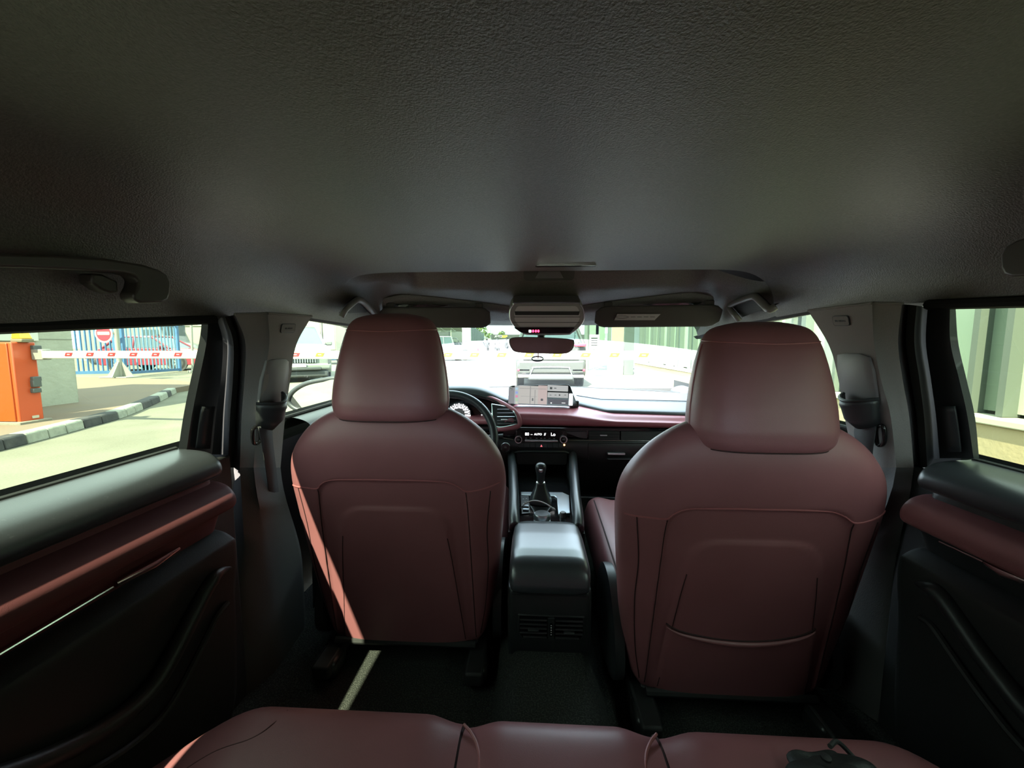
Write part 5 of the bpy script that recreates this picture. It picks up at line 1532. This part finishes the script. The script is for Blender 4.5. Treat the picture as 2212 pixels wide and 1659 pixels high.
# --- red car behind the gate
mat('red_car_paint', (.24, .02, .035, 1), .3, coat=.5)
def rd_rear(t, hw, y):
    lbox('tail_lamp', t, (hw * .75, y + .05, .80), (.3, .1, .16), TAIL, .03)
    lbox('rear_bumper', t, (0, y, .42), (1.5, .16, .2), DKP, .04)
rq = at(300, 801, Z=0.05)
car('parked_car', 'red hatchback standing behind the blue gate', (rq.x - .3, rq.y + 1.4, .02), math.radians(-78), hat, (-1.75, -1.2, .05, .85, .97, 1.50), 1.76, MATS['red_car_paint'], .34, glass=GLSB, front=ht_front, rear=rd_rear)
# --- white box van behind the gate's end
vq = at(345, 790, Z=0)
vp = [(-2.9, .45), (-2.95, 2.2), (-2.8, 2.55), (1.0, 2.55), (1.3, 2.45), (1.75, 1.35), (2.5, 1.10), (2.7, .85), (2.72, .45), (2.5, .32), (-2.7, .32)]
def vn_front(t, hw, y):
    lbox('windscreen', t, (0, 1.58, 1.90), (1.6, .08, .95), GLSB, .03)
    lbox('grille', t, (0, y - .04, .75), (1.2, .1, .25), DKP, .03)
    for sx in (-1, 1):
        lbox('head_lamp', t, (sx * .78, y - .12, .95), (.3, .2, .25), LAMP, .05)
        lbox('cab_window', t, (sx * hw * .985, .95, 1.75), (.06, .9, .6), GLS, .03)
        lbox('door_mirror', t, (sx * (hw + .12), 1.35, 1.6), (.2, .12, .34), DKP, .04)
car('parked_van', 'tall white panel van beyond the blue gate', (vq.x - 2.6, vq.y + 2.0, 0), math.radians(-82), vp, None, 2.0, WP, .36, front=vn_front, cat='van')

# ================================================================== PEOPLE FAR AHEAD
def person(label, loc, rz, top, leg, group='people walking in the yard'):
    t = thing('person', loc, rz, label=label, cat='person', group=group)
    J = [((0, 0, .95), .13), ((0, 0, 1.15), .13), ((0, 0, 1.36), .15), ((0, 0, 1.50), .06), ((0, .02, 1.62), .095), ((0, .02, 1.72), .075),
         ((-.19, 0, 1.38), .07), ((-.25, .03, 1.12), .05), ((-.22, .14, .92), .038), ((.19, 0, 1.38), .07), ((.25, .03, 1.12), .05), ((.22, .16, .95), .038),
         ((-.10, 0, .86), .10), ((-.12, .05, .48), .068), ((-.12, -.04, .08), .05), ((-.12, .10, .04), .045), ((.10, 0, .86), .10), ((.12, .12, .49), .068), ((.12, .10, .08), .05), ((.12, .24, .04), .045)]
    E = [(0, 1), (1, 2), (2, 3), (3, 4), (4, 5), (2, 6), (6, 7), (7, 8), (2, 9), (9, 10), (10, 11), (0, 12), (12, 13), (13, 14), (14, 15), (0, 16), (16, 17), (17, 18), (18, 19)]
    me = bpy.data.meshes.new('figure'); me.from_pydata([j[0] for j in J], E, [])
    o = bpy.data.objects.new('figure', me); COL.objects.link(o); o.parent = t
    me.materials.append(top)
    sk = o.modifiers.new('skin', 'SKIN')
    for i, j in enumerate(J): me.skin_vertices[0].data[i].radius = (j[1], j[1])
    me.skin_vertices[0].data[0].use_root = True
    o.modifiers.new('sub', 'SUBSURF').render_levels = 1
    build('hair', MB().sphere((0, -.01, 1.70), (.10, .105, .09), 12, 8), mat('dark_hair', (.02, .018, .016, 1), .7), t, local=True)
    b_ = MB()
    for q, r_ in ((((-.10, 0, .90), (-.12, .05, .48), (-.12, -.04, .12)), (.125, .085, .07)), (((.10, 0, .90), (.12, .12, .49), (.12, .10, .12)), (.125, .085, .07))):
        b_.tube([Vector(v) for v in q], list(r_), 10)
    build('trousers', b_, leg, t, local=True)
    return t
DK = mat('dark_cloth', (.04, .042, .045, 1), .85); DK2 = mat('grey_cloth', (.08, .08, .085, 1), .85)
p1_ = at(1074, 777, Z=0)
person('person in dark clothes standing left of the mirror beyond the boom', p1_, math.radians(200), DK2, DK)
p2_ = at(1095, 777, Z=0)
person('second person in dark clothes, nearer the mirror edge', p2_, math.radians(120), DK, DK2)
p3_ = at(1052, 771, Z=0)
person('smallest distant person between the saloon and the pair', p3_, math.radians(10), DK, DK)

# ================================================================== FAR BUILDINGS
hall = thing('warehouse', (-12, 48, 0), label='grey warehouse with a ribbed lean-to canopy, far ahead', cat='building')
WG_ = mat('grey_cladding', (.075, .085, .075, 1), .8, var=(.4, (.065, .075, .065, 1), .3, .7))
a_, c_ = at(840, 745, Y=48), at(1000, 745, Y=48)
build('front_wall', MB().box(((a_.x + c_.x) / 2 - 8, 50.5, 2.6), (c_.x - a_.x + 16, 3, 5.4)), WG_, hall)
build('shadow_bay', MB().box((at(935, 745, Y=48.9).x, 48.95, 1.6), (4.2, .2, 3.0)), mat('dark_bay', (.05, .055, .05, 1), .9), hall)
CAN = mat('pale_canopy_sheet', (.26, .27, .20, 1), .6)
for k in range(9):
    x = at(895, 715, Y=44).x + .62 * k
    build('canopy_sheet', MB().box((x, 45.6, 3.05 + .05 * (k % 2)), (.58, 4.6, .04), Matrix.Rotation(math.radians(-7), 3, 'X')), CAN, hall)
for px in (893, 930, 975):
    q = at(px, 745, Y=44)
    build('canopy_post', MB().tube([Vector((q.x, 44, 0)), Vector((q.x, 44, 2.9))], .05, 8), CAN, hall)
build('canopy_truss', MB().tube([Vector((at(893, 745, Y=44).x, 44, 2.72)), Vector((at(985, 745, Y=44).x, 44, 2.72))], .06, 6), CAN, hall)
bq_ = at(1008, 745, Y=42.5)
bn = thing('banner', (bq_.x, 42.5, 0), label='tall white banner with faint pink lettering on the warehouse', cat='banner')
build('banner_sheet', MB().box((bq_.x, 42.5, 1.72), (.95, .06, 3.44)), mat('banner_white', (.5, .47, .49, 1), .7), bn)
for k in range(5):
    build('banner_lettering', MB().box((bq_.x - .15, 42.45, 3.1 - .5 * k), (.25, .02, .28)), mat('faint_pink', (.5, .36, .42, 1), .7), bn)
w2 = thing('low_hall', (-5, 62, 0), label='long pale green hall receding behind the banner', cat='building')
q0, q1 = at(1018, 745, Y=50), at(1046, 745, Y=78)
z0_, z1_ = at(1018, 702, Y=50).z, at(1046, 722, Y=78).z
for k in range(10):
    f0, f1 = k / 10, (k + .92) / 10
    A, B = q0.lerp(q1, f0), q0.lerp(q1, f1)
    build('wall_panel', MB().prism([Vector((A.x, A.y, 0)), Vector((B.x, B.y, 0)), Vector((B.x, B.y, lerp(z0_, z1_, f1))), Vector((A.x, A.y, lerp(z0_, z1_, f0)))], (-.25, .0, 0)), WG_, w2)
# tree over the hall, hedge over the fence, distant bushes
LEAF = mat('leaf_green', (.075, .11, .022, 1), .7, var=(1.2, (.13, .17, .04, 1), .35, .7))
LEAF2 = mat('pale_leaf_green', (.12, .16, .05, 1), .7, var=(1.2, (.18, .21, .08, 1), .35, .7))
BARK = mat('bark', (.06, .045, .03, 1), .9)
def foliage(name, blobs, n, sz, m, parent, seed):
    r = random.Random(seed); b_ = MB()
    for k in range(n):
        c, rad = blobs[k % len(blobs)]
        while True:
            v = Vector((r.uniform(-1, 1), r.uniform(-1, 1), r.uniform(-1, 1)))
            if .25 < v.length < 1: break
        p_ = Vector(c) + Vector((v.x * rad[0], v.y * rad[1], v.z * rad[2]))
        e = Euler((r.uniform(0, 6), r.uniform(0, 6), r.uniform(0, 6))).to_matrix()
        s_ = sz * r.uniform(.6, 1.3)
        b_.add([p_ + e @ Vector(q_) * s_ for q_ in ((0, -1, 0), (.5, 0, .12), (0, 1, 0), (-.5, 0, .12))], [(0, 1, 2, 3)])
    o = build(name, b_, m, parent, ang=0)
    o['kind'] = 'stuff'
    return o
tq = at(1030, 745, Y=84)
tr1 = thing('tree', (tq.x, 84, 0), label='broad green tree rising behind the low hall', cat='tree')
build('trunk', MB().tube([Vector((tq.x, 84, 0)), Vector((tq.x + .2, 66, 2.4)), Vector((tq.x - .1, 66, 3.6))], [.3, .22, .12], 10), BARK, tr1)
foliage('crown', [((tq.x - 1.2, 84, 4.9), (2.1, 1.6, 1.4)), ((tq.x + .9, 84, 4.2), (1.5, 1.4, 1.3)), ((tq.x - 2.7, 84, 5.2), (1.5, 1.2, 1.1))], 1500, .22, LEAF, tr1, 4)
for k, (px, py, Y_, w_, lb_) in enumerate(((1058, 728, 95, 1.6, 'round bush left of the black sign fascia'), (1084, 725, 92, .9, 'small dark bush above the black sign fascia'))):
    q = at(px, py, Y=Y_)
    t_ = thing('bush', (q.x, Y_, 0), label=lb_, cat='bush')
    build('stem', MB().tube([Vector((q.x, Y_, 0)), Vector((q.x, Y_, q.z))], .12, 6), BARK, t_)
    foliage('leaves', [(q, (w_, 1, 1.1))], 350, .25, LEAF, t_, 10 + k)
hq0, hq1 = at(255, 690, Y=26), at(450, 690, Y=26)
hd_ = thing('hedge', ((hq0.x + hq1.x) / 2, 26, 0), label='long green hedge along the top of the blue gate view', cat='hedge')
foliage('leaves', [((lerp(hq0.x, hq1.x, k / 11) - 1, 27.6 + .3 * (k % 3), hq0.z + .25), (.95, .4, .55)) for k in range(14)], 2600, .16, LEAF2, hd_, 21)
wl = at(350, 700, Y=26.5)
bwl = thing('boundary_wall', (wl.x, 26.8, 0), label='pale boundary wall under the hedge', cat='wall')
build('wall_body', MB().box(((hq0.x + hq1.x) / 2, 26.9, wl.z / 2 - .1), (hq1.x - hq0.x + 8, .3, wl.z - .1)), mat('pale_wall_render', (.28, .29, .22, 1), .8), bwl)
build('wall_coping', MB().box(((hq0.x + hq1.x) / 2, 26.9, wl.z - .1), (hq1.x - hq0.x + 8, .42, .08)), mat('pale_wall_render', (.28, .29, .22, 1), .8), bwl)
# dark fascia with lettering, white shop below it
sq0, sq1 = at(1060, 726, Y=70), at(1150, 726, Y=70)
shp = thing('shop_building', ((sq0.x + sq1.x) / 2, 72, 0), label='white roadside shop with a black lettered fascia', cat='building')
fz = at(1090, 727, Y=70).z
build('shop_wall', MB().box(((sq0.x + sq1.x) / 2 + 6, 73, fz / 2 - .2), (sq1.x - sq0.x + 14, 5, fz - .2)), mat('shop_white', (.45, .46, .44, 1), .7), shp)
fs_ = build('fascia', MB().box(((sq0.x + sq1.x) / 2 + 6, 70.2, fz), (sq1.x - sq0.x + 12, .3, .72)), mat('fascia_black', (.035, .036, .03, 1), .5), shp)
tm = frame((at(1072, 726, Y=70).x - .1, 69.98, fz), (1, 0, 0), (0, 0, 1))
text('white_lettering', 'AUTO', .62, frame((at(1068.5, 726, Y=70).x, 69.98, fz), (1, 0, 0), (0, 0, 1)), mat('sign_letter_white', (.6, .6, .55, 1), .5), fs_, depth=.02, align='LEFT', sx=.78)
ya, yb2 = at(1084, 726, Y=70).x, at(1096, 726, Y=70).x
build('yellow_sign_block', MB().box(((ya + yb2) / 2, 70.02, fz), (yb2 - ya, .08, .42)), mat('sign_letter_yellow', (.42, .36, .03, 1), .5), fs_)
# hazy hills
hl_ = MB()
xs = [-90 + 6 * k for k in range(36)]
hl_.grid([[Vector((x, 230, 0)) for x in xs], [Vector((x, 236, 5 + 3.2 * math.sin(x * .05) + 1.6 * math.sin(x * .13 + 1))) for x in xs], [Vector((x, 250, 0)) for x in xs]])
struct(build('hills', hl_, mat('hazy_green_hill', (.13, .17, .13, 1), .95), ang=180), 'low hazy green hills on the horizon')
# utility pole
uq = at(1060, 745, Y=60)
up_ = thing('utility_pole', (uq.x, 60, 0), label='thin grey utility pole against the sky, near the hall', cat='pole')
build('pole', MB().tube([Vector((uq.x, 60, 0)), Vector((uq.x, 60, 3.6))], [.07, .05], 8), mat('grey_pole', (.15, .17, .15, 1), .7), up_)
build('cross_arm', MB().box((uq.x, 60, 3.3), (.9, .08, .08)), MATS['grey_pole'], up_)
lq_ = at(412, 745, Y=15.5)
up2 = thing('lamp_post', (lq_.x, 15.5, 0), label='slim pale lamp post at the right end of the blue gate', cat='post')
build('pole', MB().tube([Vector((lq_.x, 15.5, 0)), Vector((lq_.x + .15, 15.5, 3.2))], .045, 8), PST, up2)
build('pole_base', MB().box((lq_.x, 15.5, .05), (.25, .25, .1)), PST, up2, bevel=.01)

# --- blue container and truck seen past the driver headrest
bcq = at(655, 745, Y=26)
bct = thing('shipping_container', (bcq.x, 27, 0), label='blue ribbed shipping container left of the driver headrest', cat='container')
build('container_box', MB().box((bcq.x - .9, 28.5, 1.30), (2.6, 4, 2.6)), BLU, bct)
for k in range(11):
    build('rib', MB().box((bcq.x + .35 - .24 * k, 26.46, 1.45), (.11, .08, 2.4)), BLU2, bct)
yq = at(676, 745, Y=24)
ypt = thing('stacked_pallets', (yq.x, 24, 0), label='tall stack of yellow boards beside the blue container', cat='pallets')
for k in range(4):
    build('board', MB().box((yq.x - .25 + .16 * k, 24, 1.25), (.11, .6, 2.5)), mat('yellow_board', (.30, .27, .07, 1), .7), ypt, bevel=.01)
tq_ = at(693, 745, Y=22)
trk = thing('box_truck', (tq_.x, 23, 0), label='cream box truck seen from behind, left of the driver headrest', cat='truck')
CRM = mat('cream_paint', (.36, .35, .26, 1), .6)
build('cargo_box', MB().box((tq_.x, 23.8, 1.75), (1.7, 3.4, 1.9)), CRM, trk, bevel=.03)
for dx in (-.42, .42):
    build('rear_door', MB().box((tq_.x + dx, 22.08, 1.75), (.78, .05, 1.75)), CRM, trk, bevel=.01)
build('door_bar', MB().tube([Vector((tq_.x + .1, 22.03, .95)), Vector((tq_.x + .1, 22.03, 2.5))], .03, 8), DKP, trk)
build('rear_bumper', MB().box((tq_.x, 22.1, .55), (1.6, .15, .18)), DKP, trk, bevel=.02)
for sx in (-1, 1):
    build('wheel', MB().lathe(Matrix.Translation((tq_.x + sx * .68, 23.0, .38)) @ Matrix.Rotation(math.radians(90), 4, 'Y'), [(.2, -.12), (.38, -.12), (.38, .12), (.2, .12), (.001, .08)], 24), TYR, trk)

# ================================================================== OFFICE FRONT ON THE RIGHT
XB = 3.85
of_ = thing('office_building', (XB + 1.5, 8, 0), label='pale green glazed office front running along the right side', cat='building')
PNA = mat('pale_green_pane', (.34, .42, .30, 1), .25, var=(.9, (.42, .48, .36, 1), .3, .7))
PNB = mat('light_blind_pane', (.50, .55, .42, 1), .3, var=(.7, (.34, .40, .30, 1), .3, .7))
PND = mat('shaded_pane', (.16, .21, .16, 1), .2, var=(1.2, (.20, .25, .19, 1), .3, .7))
MUL = mat('grey_mullion', (.10, .12, .10, 1), .5)
BAS = mat('sandstone_base', (.36, .29, .17, 1), .85, bump=(20, .4, .01), var=(2, (.34, .29, .18, 1), .3, .7))
y0_, y1_ = -2.0, 14.6
build('base_wall', MB().box((XB + .15, (y0_ + y1_) / 2, .24), (.5, y1_ - y0_, .50)), BAS, of_, bevel=.02)
build('sill', MB().box((XB - .02, (y0_ + y1_) / 2, .515), (.24, y1_ - y0_, .06)), mat('pale_sill', (.42, .43, .34, 1), .6), of_, bevel=.01)
build('inner_wall', MB().box((XB + .9, (y0_ + y1_) / 2, 2.0), (1.2, y1_ - y0_, 4.0)), PND, of_)
r_ = random.Random(5)
k = 0; y = y0_
while y < y1_ - .1:
    w = (.24, .46, .24, .62)[k % 4]
    w = min(w, y1_ - y)
    pm = r_.choice((PNA, PNB, PNA, PNB, PND))
    build('pane', MB().box((XB + .10, y + w / 2, 2.05), (.03, w - .05, 2.95)), pm, of_)
    build('mullion', MB().box((XB + .04, y, 2.05), (.14, .05 if k % 4 else .09, 3.0)), MUL, of_)
    y += w; k += 1
build('fascia', MB().box((XB + .2, (y0_ + y1_) / 2, 3.75), (.7, y1_ - y0_, .5)), BAS, of_, bevel=.02)
# entrance block further on: columns, dark doorway
eb = thing('entrance_porch', (4.8, 19, 0), label='white entrance porch with grey columns beyond the glazed front', cat='building')
EW = mat('porch_white', (.42, .43, .40, 1), .7)
build('porch_wall', MB().box((6.6, 20.5, 2.0), (3.2, 7.0, 4.0)), EW, eb)
for px, Y_, m_ in ((1267, 17.5, MUL), (1318, 15.6, MUL), (1326, 15.4, EW)):
    q = at(px, 745, Y=Y_)
    build('column', MB().tube([Vector((q.x, Y_, 0)), Vector((q.x, Y_, 3.8))], .11, 12), m_, eb)
dq = at(1358, 745, Y=15.2)
build('doorway', MB().box((dq.x, 15.15, 1.15), (.36, .1, 2.3)), mat('dark_door_glass', (.07, .085, .075, 1), .15), eb, bevel=.01)
build('door_panel', MB().box((dq.x - .42, 15.2, 1.6), (.44, .1, 3.2)), BAS, eb, bevel=.01)
for px in (1283, 1296):
    q = at(px, 730, Y=17.0)
    build('porch_window', MB().box((q.x, 17.0, 2.0), (.40, .1, 1.6)), PND, eb, bevel=.01)
build('porch_canopy', MB().box((4.6, 18.4, 3.9), (4.2, 6.5, .3)), EW, eb)
nb = at(1312, 741, Y=13.6)
ntc = thing('notice_board', (nb.x, 13.6, 0), label='small white notice with dark print near the porch columns', cat='notice')
build('notice_sheet', MB().box((nb.x - .45, 13.6, 1.25), (.34, .03, .5)), EW, ntc)
for k in range(4): build('print_line', MB().box((nb.x - .45, 13.58, 1.38 - .08 * k), (.22, .01, .03)), INK, ntc)
build('notice_post', MB().tube([Vector((nb.x - .45, 13.62, 0)), Vector((nb.x - .45, 13.62, 1.3))], .02, 8), MUL, ntc)
